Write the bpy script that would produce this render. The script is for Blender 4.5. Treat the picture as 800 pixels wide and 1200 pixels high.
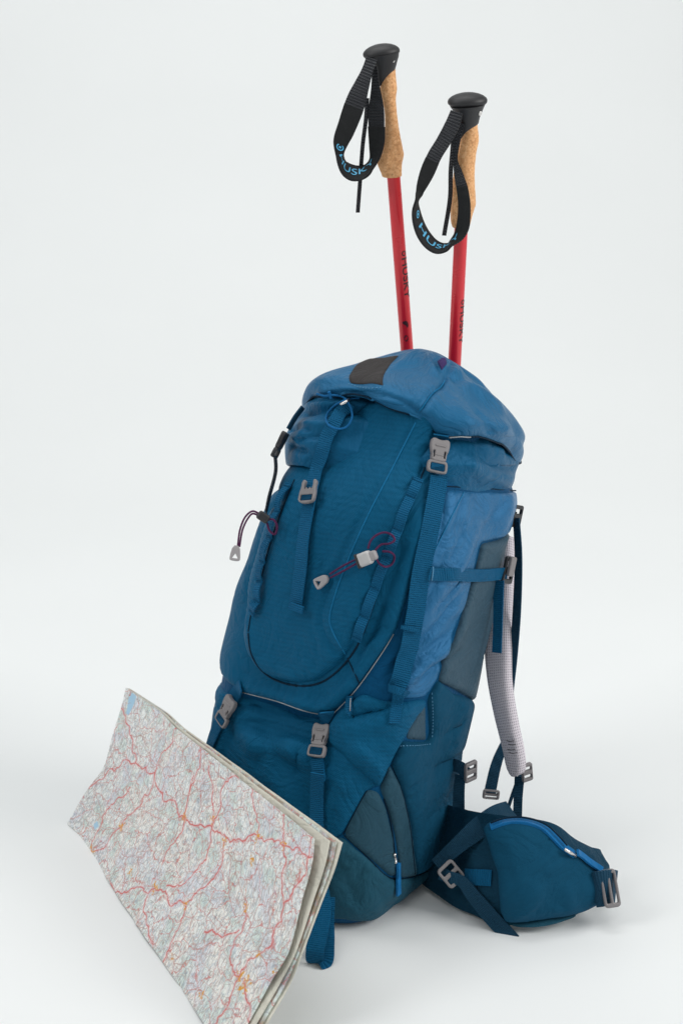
import bpy, bmesh, math, random
import numpy as np
from mathutils import Vector, Matrix
from mathutils.bvhtree import BVHTree
from mathutils.geometry import delaunay_2d_cdt

for o in list(bpy.data.objects): bpy.data.objects.remove(o, do_unlink=True)
scene = bpy.context.scene
COL = scene.collection
random.seed(4)

# ------------------------------------------------------------------ camera
FPX, CAM_H = 1667.0, 0.99                       # focal length in photo pixels (800 x 1200), camera height
TH = math.atan(470 / FPX)                       # pitch down
cam_d = bpy.data.cameras.new('camera'); cam = bpy.data.objects.new('camera', cam_d); COL.objects.link(cam)
cam_d.sensor_fit = 'VERTICAL'; cam_d.sensor_height = 36.0; cam_d.lens = FPX / 1200 * 36.0
cam.location = (0, 0, CAM_H); cam.rotation_euler = (math.pi / 2 - TH, 0, 0)
cam_d.clip_start = 0.05; cam_d.clip_end = 100
cam_d.dof.use_dof = True; cam_d.dof.focus_distance = 1.80; cam_d.dof.aperture_fstop = 6.3
scene.camera = cam
scene.render.resolution_x, scene.render.resolution_y = 682, 1024

# ------------------------------------------------------------------ light
world = bpy.data.worlds.new('World'); scene.world = world; world.use_nodes = True
bg = world.node_tree.nodes['Background']
bg.inputs[0].default_value = (0.945, 0.99, 0.985, 1); bg.inputs[1].default_value = 0.36
def area(name, loc, target, size, power, color=(1, 1, 1)):
    d = bpy.data.lights.new(name, 'AREA'); d.shape = 'RECTANGLE'; d.size, d.size_y = size
    d.energy = power; d.color = color
    o = bpy.data.objects.new(name, d); COL.objects.link(o); o.location = loc
    o.rotation_euler = (Vector(target) - Vector(loc)).to_track_quat('-Z', 'Y').to_euler()
    return o
area('softbox_key', (3.7, 0.5, 2.7), (0.05, 1.9, 0.5), (1.9, 2.1), 112, (1.0, 0.99, 0.975))
area('added_fill', (-2.5, 0.5, 2.5), (-0.1, 1.8, 0.45), (1.2, 1.4), 31)  # added lamp, unseen: lifts the map and the pack's front
area('softbox_overhead', (-0.3, 1.4, 3.6), (0, 2.0, 0), (2.2, 2.2), 20)
area('added_backdrop_light', (-0.8, 2.6, 4.6), (-0.6, 5.8, 1.4), (4.0, 1.2), 82)  # added lamp, unseen: brightens the wall against the floor
vs = scene.view_settings
vs.view_transform = 'Standard'; vs.look = 'None'; vs.exposure = 0.0; vs.gamma = 1.0; vs.use_curve_mapping = False

# ------------------------------------------------------------------ pixel <-> space
Fv = np.array([0, math.cos(TH), -math.sin(TH)]); Uv = np.array([0, math.sin(TH), math.cos(TH)])
Rv = np.array([1., 0, 0]); Cv = np.array([0, 0, CAM_H]); Z = np.array([0, 0, 1.])
def ray(x, y): return Fv + (x - 400) / FPX * Rv + (600 - y) / FPX * Uv
def atd(x, y, d): return Cv + ray(x, y) * d
def onz(x, y, z=0.0):
    r = ray(x, y); return Cv + r * ((z - CAM_H) / r[2])
def proj(p):
    q = np.asarray(p) - Cv; d = q @ Fv
    return np.stack([400 + FPX * (q @ Rv) / d, 600 - FPX * (q @ Uv) / d, d], -1)
def nrm(a):
    a = np.asarray(a, float); return a / np.maximum(np.linalg.norm(a, axis=-1, keepdims=True), 1e-12)

# ------------------------------------------------------------------ materials
def lin(r, g, b):
    f = lambda c: (c / 255 / 12.92) if c / 255 <= 0.04045 else ((c / 255 + 0.055) / 1.055) ** 2.4
    return (f(r), f(g), f(b), 1)
class NT:
    def __init__(s, name):
        s.m = bpy.data.materials.new(name); s.m.use_nodes = True; s.t = s.m.node_tree
        s.b = s.t.nodes['Principled BSDF']
    def n(s, typ, **kw):
        nd = s.t.nodes.new(typ)
        for k, v in kw.items():
            if k in nd.inputs.keys(): nd.inputs[k].default_value = v
            else: setattr(nd, k, v)
        return nd
    def l(s, a, b): s.t.links.new(a, b)
    def math(s, op, a, b=None):
        nd = s.n('ShaderNodeMath', operation=op)
        for i, x in enumerate((a, b)):
            if x is None: continue
            if isinstance(x, (int, float)): nd.inputs[i].default_value = x
            else: s.l(x, nd.inputs[i])
        return nd.outputs[0]
    def mix(s, fac, a, b, blend='MIX'):
        nd = s.n('ShaderNodeMix', data_type='RGBA', blend_type=blend)
        for sock, x in ((nd.inputs[0], fac), (nd.inputs[6], a), (nd.inputs[7], b)):
            if isinstance(x, (int, float)): sock.default_value = x
            elif isinstance(x, tuple): sock.default_value = x
            else: s.l(x, sock)
        return nd.outputs[2]
    def ramp(s, fac, stops):
        nd = s.n('ShaderNodeValToRGB'); e = nd.color_ramp.elements
        while len(e) < len(stops): e.new(0.5)
        for el, (p, c) in zip(e, stops): el.position = p; el.color = c
        s.l(fac, nd.inputs[0]); return nd.outputs[0]

def fabric(name, col, weave='plain', rough=0.62, sheen=0.25, bump=0.25, pitch=0.0011, spec=0.28, crease=0.42):
    N = NT(name); uv = N.n('ShaderNodeUVMap'); sep = N.n('ShaderNodeSeparateXYZ'); N.l(uv.outputs[0], sep.inputs[0])
    u_, v_ = sep.outputs[0], sep.outputs[1]
    k = 2 * math.pi / pitch
    su = N.math('SINE', N.math('MULTIPLY', u_, k)); sv = N.math('SINE', N.math('MULTIPLY', v_, k))
    if weave == 'plain': h = N.math('MULTIPLY', su, sv)
    elif weave == 'dobby':                                     # small raised squares in rows
        h = N.math('MAXIMUM', N.math('MULTIPLY', su, sv), -0.15)
        k2 = k / 2.0
        h = N.math('ADD', h, N.math('MULTIPLY', N.math('SINE', N.math('MULTIPLY', v_, k2)), 0.35))
    elif weave == 'web':                                       # ribbed webbing: ribs across the strap
        h = N.math('ADD', su, N.math('MULTIPLY', N.math('MULTIPLY', su, sv), 0.6))
    elif weave == 'twill': h = N.math('SINE', N.math('MULTIPLY', N.math('ADD', u_, v_), k))
    n1 = N.n('ShaderNodeTexNoise', Scale=26.0, Detail=4.0, Roughness=0.5, Distortion=1.2); N.l(uv.outputs[0], n1.inputs['Vector'])
    n2 = N.n('ShaderNodeTexNoise', Scale=9.0, Detail=3.0); N.l(uv.outputs[0], n2.inputs['Vector'])
    c1 = tuple(c * 0.86 for c in col[:3]) + (1,); c2 = tuple(min(1, c * 1.12) for c in col[:3]) + (1,)
    base = N.mix(n2.outputs[0], c1, c2)
    hv = N.math('MULTIPLY', N.math('ADD', h, 1.0), 0.5)
    base2 = N.mix(N.math('MULTIPLY', hv, 0.45 if weave in ('dobby', 'web') else 0.2), base, tuple(min(1, c * 1.5 + .004) for c in col[:3]) + (1,))
    N.l(base2, N.b.inputs['Base Color'])
    b1 = N.n('ShaderNodeBump', Strength=bump, Distance=0.0006); N.l(h, b1.inputs['Height'])
    n3 = N.n('ShaderNodeTexNoise', Scale=17.0, Detail=5.0, Roughness=0.5, Distortion=2.2); N.l(uv.outputs[0], n3.inputs['Vector'])
    rg = N.math('ABSOLUTE', N.math('SUBTRACT', n3.outputs[0], 0.5)); rg = N.math('MINIMUM', N.math('MULTIPLY', rg, 7.0), 1.0)          # fine sharp creases
    hh = N.math('ADD', N.math('MULTIPLY', n1.outputs[0], 0.55), N.math('MULTIPLY', rg, 0.75))
    b2 = N.n('ShaderNodeBump', Strength=crease, Distance=0.004); N.l(hh, b2.inputs['Height'])
    N.l(b2.outputs[0], b1.inputs['Normal']); N.l(b1.outputs[0], N.b.inputs['Normal'])
    N.b.inputs['Roughness'].default_value = rough
    N.b.inputs['Specular IOR Level'].default_value = spec
    mx = max(col[:3]); N.b.inputs['Specular Tint'].default_value = tuple(min(1, .14 + .86 * c / mx) for c in col[:3]) + (1,)
    N.b.inputs['Sheen Weight'].default_value = sheen * .4; N.b.inputs['Sheen Roughness'].default_value = 0.5
    N.b.inputs['Sheen Tint'].default_value = tuple(min(1, c * 2 + .03) for c in col[:3]) + (1,)
    return N.m
def plastic(name, col, rough=0.4, spec=0.5, metal=0.0, bump=0.08, scale=900):
    N = NT(name); tc = N.n('ShaderNodeTexCoord')
    n = N.n('ShaderNodeTexNoise', Scale=float(scale), Detail=3.0); N.l(tc.outputs['Object'], n.inputs['Vector'])
    n2 = N.n('ShaderNodeTexNoise', Scale=60.0, Detail=4.0); N.l(tc.outputs['Object'], n2.inputs['Vector'])
    N.l(N.mix(n2.outputs[0], tuple(c * 0.88 for c in col[:3]) + (1,), tuple(min(1, c * 1.1) for c in col[:3]) + (1,)), N.b.inputs['Base Color'])
    r = N.math('ADD', N.math('MULTIPLY', n2.outputs[0], 0.16), rough - 0.08); N.l(r, N.b.inputs['Roughness'])
    b = N.n('ShaderNodeBump', Strength=bump, Distance=0.0005); N.l(n.outputs[0], b.inputs['Height']); N.l(b.outputs[0], N.b.inputs['Normal'])
    N.b.inputs['Metallic'].default_value = metal; N.b.inputs['Specular IOR Level'].default_value = spec
    return N.m
M = {}
M['blue'] = fabric('blue nylon', (0.014, 0.106, 0.235, 1), 'plain', 0.37, 0.15, 0.22, 0.0012, 0.9)  # same blue as the front, painted lighter for the lit side
M['front'] = fabric('blue dobby nylon', (0.0025, 0.073, 0.153, 1), 'dobby', 0.56, 0.10, 0.55, 0.0030)  # front blue painted darker than the side, shade put into the colour
M['front2'] = fabric('blue plain front nylon', (0.0025, 0.073, 0.153, 1), 'plain', 0.56, 0.10, 0.25, 0.0014)  # same blue cloth, painted darker for the shaded front
M['lid'] = fabric('blue lid nylon', (0.0085, 0.092, 0.198, 1), 'plain', 0.37, 0.12, 0.2, 0.0012, 0.85)  # same blue again, painted between the lit and shaded tones
M['stretch'] = fabric('dark blue stretch fabric', (0.0055, 0.058, 0.112, 1), 'twill', 0.8, 0.1, 0.3, 0.0010)
M['grey'] = fabric('slate grey nylon', (0.036, 0.074, 0.106, 1), 'plain', 0.55, 0.1, 0.2, 0.0012)
M['base'] = fabric('slate base fabric', (0.015, 0.07, 0.108, 1), 'plain', 0.62, 0.1, 0.25, 0.0012)
M['under'] = fabric('dark blue seam fabric', (0.002, 0.056, 0.138, 1), 'plain', 0.6, 0.1, 0.2, 0.0013)  # body cloth painted darker so the grooves between panels look shaded
M['wedge'] = fabric('dark slate nylon', (0.021, 0.062, 0.092, 1), 'plain', 0.55, 0.1, 0.2, 0.0012)
M['collar'] = fabric('blue collar nylon', (0.004, 0.08, 0.172, 1), 'plain', 0.42, 0.12, 0.2, 0.0012, 0.5)
M['web'] = fabric('blue webbing', (0.006, 0.09, 0.195, 1), 'web', 0.6, 0.1, 0.9, 0.0026)
M['webdark'] = fabric('dark slate webbing', (0.01, 0.042, 0.076, 1), 'web', 0.6, 0.2, 0.7, 0.0022)
M['zip'] = fabric('bright blue trim', (0.012, 0.15, 0.38, 1), 'twill', 0.5, 0.2, 0.5, 0.0016)
M['beltdark'] = fabric('dark belt fabric', (0.006, 0.034, 0.062, 1), 'plain', 0.72, 0.2, 0.25, 0.0012)
M['strapblk'] = fabric('black webbing', (0.013, 0.0135, 0.015, 1), 'web', 0.5, 0.12, 1.0, 0.0036, 0.5)
M['padblk'] = fabric('black padded strap', (0.014, 0.0145, 0.015, 1), 'plain', 0.75, 0.12, 0.2, 0.0012)
M['piping'] = fabric('pale reflective piping', (0.34, 0.36, 0.38, 1), 'plain', 0.4, 0.1, 0.1, 0.001)
M['dkpiping_shade'] = fabric('dark piping and seam shade', (0.003, 0.012, 0.024, 1), 'plain', 0.6, 0.1, 0.1, 0.001)  # piping and zip lines, also painted shade along the seams
M['seam'] = fabric('blue seam tape', (0.01, 0.15, 0.32, 1), 'plain', 0.55, 0.2, 0.2, 0.001)
M['thread'] = fabric('pale blue thread', (0.10, 0.26, 0.42, 1), 'plain', 0.7, 0.1, 0.1, 0.001)
M['purple'] = fabric('purple cord', (0.10, 0.028, 0.085, 1), 'web', 0.6, 0.2, 0.8, 0.0016)
M['cordblue'] = fabric('blue cord', (0.012, 0.13, 0.33, 1), 'web', 0.55, 0.2, 0.6, 0.0014)
M['patch'] = fabric('taupe patch', (0.026, 0.024, 0.024, 1), 'plain', 0.6, 0.15, 0.2, 0.0014)
M['ptag'] = fabric('purple tag', (0.045, 0.028, 0.10, 1), 'plain', 0.6, 0.1, 0.2, 0.0012)
M['buckle'] = plastic('grey buckle plastic', (0.20, 0.185, 0.19, 1), 0.42)
M['buckledk'] = plastic('dark grey plastic', (0.022, 0.023, 0.027, 1), 0.42)
M['tab'] = plastic('pale grey rubber', (0.33, 0.31, 0.32, 1), 0.5)
M['lockpale'] = plastic('pale lock plastic', (0.50, 0.49, 0.49, 1), 0.38)
M['blk'] = plastic('black grip plastic', (0.016, 0.016, 0.018, 1), 0.48, bump=0.35, scale=1400)
M['metal'] = plastic('bright metal', (0.72, 0.70, 0.68, 1), 0.3, metal=1.0)
M['textblue'] = plastic('sky blue print', (0.09, 0.42, 0.68, 1), 0.5)
M['textblack'] = plastic('dark print', (0.045, 0.004, 0.007, 1), 0.45)
def red_shaft():
    N = NT('red lacquered shaft'); N.b.inputs['Base Color'].default_value = (0.66, 0.007, 0.020, 1)
    N.b.inputs['Metallic'].default_value = 0.1; N.b.inputs['Roughness'].default_value = 0.30
    N.b.inputs['Coat Weight'].default_value = 0.35; N.b.inputs['Coat Roughness'].default_value = 0.12
    tc = N.n('ShaderNodeTexCoord'); n = N.n('ShaderNodeTexNoise', Scale=40.0, Detail=3.0); N.l(tc.outputs['Object'], n.inputs['Vector'])
    N.l(N.math('ADD', N.math('MULTIPLY', n.outputs[0], 0.10), 0.24), N.b.inputs['Roughness'])
    return N.m
M['red'] = red_shaft()
def cork():
    N = NT('cork'); tc = N.n('ShaderNodeTexCoord')
    v = N.n('ShaderNodeTexVoronoi', Scale=420.0); N.l(tc.outputs['Object'], v.inputs['Vector'])
    n = N.n('ShaderNodeTexNoise', Scale=300.0, Detail=6.0, Roughness=0.7); N.l(tc.outputs['Object'], n.inputs['Vector'])
    n2 = N.n('ShaderNodeTexNoise', Scale=45.0, Detail=3.0); N.l(tc.outputs['Object'], n2.inputs['Vector'])
    g = N.n('ShaderNodeSeparateColor'); N.l(v.outputs['Color'], g.inputs[0])
    c = N.ramp(g.outputs[0], [(0.0, (0.64, 0.30, 0.12, 1)), (0.5, (0.82, 0.43, 0.19, 1)), (1.0, (0.90, 0.53, 0.27, 1))])
    c = N.mix(N.ramp(n.outputs[0], [(0.30, (1, 1, 1, 1)), (0.42, (0, 0, 0, 1))]), c, (0.34, 0.16, 0.07, 1))
    c = N.mix(N.ramp(n2.outputs[0], [(0.35, (0, 0, 0, 1)), (0.75, (.35, .35, .35, 1))]), c, (0.50, 0.24, 0.10, 1))
    N.l(c, N.b.inputs['Base Color']); N.b.inputs['Roughness'].default_value = 0.75
    b = N.n('ShaderNodeBump', Strength=0.5, Distance=0.0006); N.l(n.outputs[0], b.inputs['Height']); N.l(b.outputs[0], N.b.inputs['Normal'])
    return N.m
M['cork'] = cork()
def mesh_pad():
    N = NT('pale mesh padding'); uv = N.n('ShaderNodeUVMap')
    v = N.n('ShaderNodeTexVoronoi', Scale=290.0, Randomness=0.12, voronoi_dimensions='2D'); N.l(uv.outputs[0], v.inputs['Vector'])
    d = N.ramp(v.outputs['Distance'], [(0.10, (0, 0, 0, 1)), (0.40, (1, 1, 1, 1))])
    N.l(N.mix(d, (0.36, 0.32, 0.37, 1), (0.68, 0.63, 0.68, 1)), N.b.inputs['Base Color'])
    b = N.n('ShaderNodeBump', Strength=0.6, Distance=0.0012); N.l(d, b.inputs['Height']); N.l(b.outputs[0], N.b.inputs['Normal'])
    N.b.inputs['Roughness'].default_value = 0.8
    return N.m
M['pad'] = mesh_pad()
M['padedge'] = fabric('pale lavender binding', (0.54, 0.50, 0.56, 1), 'plain', 0.7, 0.2, 0.2, 0.0012)

# ------------------------------------------------------------------ mesh helpers
OCC = []                                        # triangles already built, for laying straps on top
def link(name, me, mat, parent=None):
    o = bpy.data.objects.new(name, me); COL.objects.link(o)
    if mat is not None:
        me.materials.clear(); me.materials.append(mat)
    if parent is not None: o.parent = parent; o.matrix_parent_inverse = parent.matrix_world.inverted()
    return o
def mk(name, V, Fc, mat, parent=None, uv=None, smooth=True, occ=False):
    me = bpy.data.meshes.new(name); me.from_pydata([tuple(map(float, p)) for p in V], [], [tuple(map(int, f)) for f in Fc])
    if uv is not None:
        L = me.uv_layers.new(name='UVMap'); idx = np.zeros(len(me.loops), np.int32); me.loops.foreach_get('vertex_index', idx)
        L.data.foreach_set('uv', np.asarray(uv, np.float32)[idx].ravel())
    if smooth: me.polygons.foreach_set('use_smooth', [True] * len(me.polygons))
    me.update()
    if occ:
        T = []
        for f in Fc:
            for i in range(1, len(f) - 1): T.append((f[0], f[i], f[i + 1]))
        OCC.append(BVHTree.FromPolygons([tuple(map(float, p)) for p in V], T, all_triangles=True))
    return link(name, me, mat, parent)
def empty(name, loc, label, cat):
    o = bpy.data.objects.new(name, None); COL.objects.link(o); o.location = loc; o.empty_display_size = 0.05
    o['label'] = label; o['category'] = cat
    bpy.context.view_layer.update(); return o
def wnoise(x, y, scale, seed, n=14):
    r = np.random.RandomState(seed); out = 0
    for i in range(n):
        a = r.rand() * 6.283; k = 6.283 / (scale * (0.6 + 1.0 * r.rand())); out = out + np.sin((x * math.cos(a) + y * math.sin(a)) * k + r.rand() * 6.283)
    return out / math.sqrt(n / 2)
def segdist(P, A, B):
    d = B - A; L2 = max((d * d).sum(), 1e-12); t = np.clip(((P - A) @ d) / L2, 0, 1)
    return np.linalg.norm(P - (A + t[:, None] * d), axis=1), t
def polydist(P, poly, closed=True):
    m = np.full(len(P), 1e9); n = len(poly)
    for i in range(n if closed else n - 1): m = np.minimum(m, segdist(P, poly[i], poly[(i + 1) % n])[0])
    return m
def inside(P, poly):
    x, y = P[:, 0], P[:, 1]; c = np.zeros(len(P), bool); n = len(poly)
    for i in range(n):
        a, b = poly[i], poly[(i + 1) % n]
        if a[1] == b[1]: continue
        hit = ((a[1] > y) != (b[1] > y)) & (x < (b[0] - a[0]) * (y - a[1]) / (b[1] - a[1]) + a[0]); c ^= hit
    return c
def catmull(P, n):
    P = np.asarray(P, float)
    if len(P) < 3:
        t = np.linspace(0, 1, n)[:, None]; return P[0] * (1 - t) + P[-1] * t
    seg = np.r_[0, np.cumsum(np.maximum(np.linalg.norm(np.diff(P, axis=0), axis=1), 1e-9) ** 0.5)]
    Q = np.vstack([2 * P[0] - P[1], P, 2 * P[-1] - P[-2]]); k = np.r_[seg[0] - (seg[1] - seg[0]), seg, seg[-1] + (seg[-1] - seg[-2])]
    out = []
    for s in np.linspace(0, seg[-1], n):
        i = min(max(np.searchsorted(seg, s, 'right') - 1, 0), len(P) - 2)
        p0, p1, p2, p3 = Q[i:i + 4]; t0, t1, t2, t3 = k[i:i + 4]
        a1 = (t1 - s) / (t1 - t0) * p0 + (s - t0) / (t1 - t0) * p1; a2 = (t2 - s) / (t2 - t1) * p1 + (s - t1) / (t2 - t1) * p2
        a3 = (t3 - s) / (t3 - t2) * p2 + (s - t2) / (t3 - t2) * p3
        b1 = (t2 - s) / (t2 - t0) * a1 + (s - t0) / (t2 - t0) * a2; b2 = (t3 - s) / (t3 - t1) * a2 + (s - t1) / (t3 - t1) * a3
        out.append((t2 - s) / (t2 - t1) * b1 + (s - t1) / (t2 - t1) * b2)
    return np.array(out)
def resample(P, step, closed=False):
    P = np.asarray(P, float)
    if closed: P = np.vstack([P, P[:1]])
    s = np.r_[0, np.cumsum(np.linalg.norm(np.diff(P, axis=0), axis=1))]
    n = max(2, int(round(s[-1] / step)) + 1); t = np.linspace(0, s[-1], n)
    R = np.stack([np.interp(t, s, P[:, i]) for i in range(P.shape[1])], 1)
    return R[:-1] if closed else R
def smooth(P, it=3):
    P = np.array(P, float)
    for _ in range(it): P[1:-1] = 0.25 * P[:-2] + 0.5 * P[1:-1] + 0.25 * P[2:]
    return P

class Surf:
    """a dense grid surface; s runs along, t up; both in metres"""
    def __init__(self, fn, s, t, closed=False, flip=False):
        self.s, self.t, self.closed, self.flip = s, t, closed, flip
        self.S, self.T = np.meshgrid(s, t); self.P0 = fn(self.S, self.T); self.set(np.zeros_like(self.S))
    def normals(self, P):
        if self.closed:
            W = np.concatenate([P[:, -2:-1], P, P[:, 1:2]], 1); ds = W[:, 2:] - W[:, :-2]
        else: ds = np.gradient(P, axis=1)
        n = nrm(np.cross(ds, np.gradient(P, axis=0))); return -n if self.flip else n
    def set(self, disp):
        n0 = self.normals(self.P0); self.P = self.P0 + disp[..., None] * n0; self.N = self.normals(self.P)
        nt, ns = self.S.shape; i = np.arange(nt * ns).reshape(nt, ns); a, b, c, d = i[:-1, :-1], i[:-1, 1:], i[1:, 1:], i[1:, :-1]
        self.tri = np.concatenate([np.stack([a, b, c], -1).reshape(-1, 3), np.stack([a, c, d], -1).reshape(-1, 3)])
        self.flat = self.P.reshape(-1, 3); self.bvh = BVHTree.FromPolygons([tuple(p) for p in self.flat], self.tri.tolist(), all_triangles=True)
        self.pj = proj(self.flat)
    def pix(self, x, y):
        d = nrm(ray(x, y)); loc, no, k, _ = self.bvh.ray_cast(Vector(Cv), Vector(d))
        if loc is None:
            k = np.argmin((self.pj[:, 0] - x) ** 2 + (self.pj[:, 1] - y) ** 2 + 1e-3 * self.pj[:, 2]); return np.array([self.S.flat[k], self.T.flat[k]])
        A = self.flat[self.tri[k]]; v0, v1, v2 = A[1] - A[0], A[2] - A[0], np.array(loc) - A[0]
        d00, d01, d11, d20, d21 = v0 @ v0, v0 @ v1, v1 @ v1, v2 @ v0, v2 @ v1; den = d00 * d11 - d01 * d01
        w1 = (d11 * d20 - d01 * d21) / den; w2 = (d00 * d21 - d01 * d20) / den; w = np.array([1 - w1 - w2, w1, w2])
        return np.array([w @ self.S.flat[self.tri[k]], w @ self.T.flat[self.tri[k]]])
    def ev(self, st, what='P'):
        G = getattr(self, what); nt, ns = self.S.shape
        fi = np.interp(st[:, 0], self.s, np.arange(ns)); fj = np.interp(st[:, 1], self.t, np.arange(nt))
        i = np.minimum(fi.astype(int), ns - 2); j = np.minimum(fj.astype(int), nt - 2); a = (fi - i)[:, None]; b = (fj - j)[:, None]
        r = G[j, i] * (1 - a) * (1 - b) + G[j, i + 1] * a * (1 - b) + G[j + 1, i] * (1 - a) * b + G[j + 1, i + 1] * a * b
        return nrm(r) if what == 'N' else r
    def path(self, pts):
        out = []
        for p in pts:
            q = self.pix(p[0], p[1])
            if len(p) > 2: q = q + np.array([p[2], p[3] if len(p) > 3 else 0.0])
            out.append(q)
        return np.array(out)
    def folds(self, lst):
        """creases and rolls: (pixel path, amplitude, width)"""
        P = np.stack([self.S.ravel(), self.T.ravel()], 1); D = np.zeros(len(P))
        for pts, amp, w in lst:
            q = catmull(self.path(pts), 14); d = np.full(len(P), 1e9); tt = np.zeros(len(P))
            for i in range(len(q) - 1):
                di, ti = segdist(P, q[i], q[i + 1]); m = di < d; d[m] = di[m]; tt[m] = (i + ti[m]) / (len(q) - 1)
            D += amp * np.exp(-(d / w) ** 2) * np.clip(np.minimum(tt, 1 - tt) * 5 + 0.25, 0, 1)
        return D.reshape(self.S.shape)

def panel(name, surf, pts, thick, mat, parent, edge=0.010, step=0.0045, rnd=True, sink=0.0012, dome=0.0, rough=0.0, seed=1, fold=(), st=False, occ=True, fade=None):
    """a sewn fabric panel lying on a surface: its edge sinks into the seam, its middle stands proud"""
    q = np.asarray(pts, float) if st else surf.path(pts)
    b = resample(q, step, True)
    if rnd:
        for _ in range(2): b = 0.25 * np.roll(b, 1, 0) + 0.5 * b + 0.25 * np.roll(b, -1, 0)
    lo, hi = b.min(0), b.max(0); gx = np.arange(lo[0], hi[0], step); gy = np.arange(lo[1], hi[1], step * 0.866)
    g = np.array([(x + (j % 2) * step / 2, y) for j, y in enumerate(gy) for x in gx])
    g = g[inside(g, b)]; g = g[polydist(g, b) > step * 0.55]
    inner = []
    for off in (0.18, 0.42):                                        # rows close to the edge, for a rounded rim
        nb = b + 0; tng = nrm(np.roll(b, -1, 0) - np.roll(b, 1, 0)); nn = np.stack([-tng[:, 1], tng[:, 0]], 1)
        sgn = 1 if inside(b + nn * 1e-4, b).mean() > 0.5 else -1
        r_ = b + nn * sgn * off * min(edge, step * 1.2); r_ = r_[inside(r_, b)]; inner.append(r_)
    allp = np.vstack([b] + inner[:1] + [g]); n = len(b)
    vs_, es, fs, *_ = delaunay_2d_cdt([Vector(p) for p in allp], [], [list(range(n))], 1, 1e-6)
    V2 = np.array([tuple(p) for p in vs_]); d = polydist(V2, b)
    x = np.clip(d / edge, 0, 1); hgt = -sink + (thick + sink) * np.sqrt(np.maximum(0, 1 - (1 - x) ** 2))
    if dome: hgt += dome * (1 - np.exp(-d / (edge * 3.5)))
    if rough: hgt += x * rough * (0.55 * wnoise(V2[:, 0], V2[:, 1] * .45, 0.075, seed) + 0.7 * (0.6 - np.abs(wnoise(V2[:, 0] * .8 + V2[:, 1] * .5, V2[:, 1] * .35, 0.06, seed + 7))) * np.clip(wnoise(V2[:, 0], V2[:, 1], .14, seed + 3), 0, 1))
    if rough:
        wx = V2[:, 0] + .012 * wnoise(V2[:, 0], V2[:, 1], .05, seed + 31); wy = V2[:, 1] + .012 * wnoise(V2[:, 0], V2[:, 1], .05, seed + 32)
        rd = np.exp(-(wnoise(wx * 1.0 + wy * .55, wy * .30 - wx * .15, .045, seed + 33, 7) / .16) ** 2) * np.clip(wnoise(wx, wy, .11, seed + 34) - .1, 0, 1.2)
        hgt -= x * rough * 1.1 * rd
    for pp, amp, w in fold:
        fq = catmull(surf.path(pp), 10); hgt += amp * x * np.exp(-(polydist(V2, fq, False) / w) ** 2)
    if fade: hgt = hgt * np.interp(V2[:, 1], fade[:2], [1, fade[2]])
    hgt = np.where(x > .35, np.maximum(hgt, .0008), hgt)
    P = surf.ev(V2) + surf.ev(V2, 'N') * hgt[:, None]
    # orientation
    Fc = [list(f) for f in fs]
    if Fc:
        f = Fc[len(Fc) // 2]; nn = np.cross(P[f[1]] - P[f[0]], P[f[2]] - P[f[0]])
        if nn @ surf.ev(V2[f[:1]], 'N')[0] < 0: Fc = [fc[::-1] for fc in Fc]
    return mk(name, P, Fc, mat, parent, uv=V2, occ=occ)

def hit(x, y):
    best, d_ = None, Vector(nrm(ray(x, y)))
    for t in OCC:
        r = t.ray_cast(Vector(Cv), d_)
        if r[0] is not None and (best is None or r[3] < best[3]): best = r
    if best is None: return None, None
    loc, no = best[0], best[1]
    no = np.array(no); 
    if no @ ray(x, y) > 0: no = -no
    return np.array(loc), no
def laid(pts, lift, n=None, step=0.004, sm=6):
    """points and normals of a path given by pixels, lying on what is already built"""
    pp = catmull(np.array([p[:2] for p in pts], float), max(12, len(pts) * 8)); P, Nn = [], []
    for x, y in pp:
        l, no = hit(x, y)
        if l is None:
            if not P: continue
            l, no = atd(x, y, proj(P[-1])[2]), Nn[-1]
        P.append(l); Nn.append(no)
    P, Nn = np.array(P), np.array(Nn); Nn = nrm(smooth(Nn, 14)); P = smooth(P, sm)
    s = np.r_[0, np.cumsum(np.linalg.norm(np.diff(P, axis=0), axis=1))]; m = max(4, int(s[-1] / step)); t = np.linspace(0, s[-1], m)
    P = np.stack([np.interp(t, s, P[:, i]) for i in range(3)], 1); Nn = nrm(np.stack([np.interp(t, s, Nn[:, i]) for i in range(3)], 1))
    return P + Nn * lift, Nn
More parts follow.
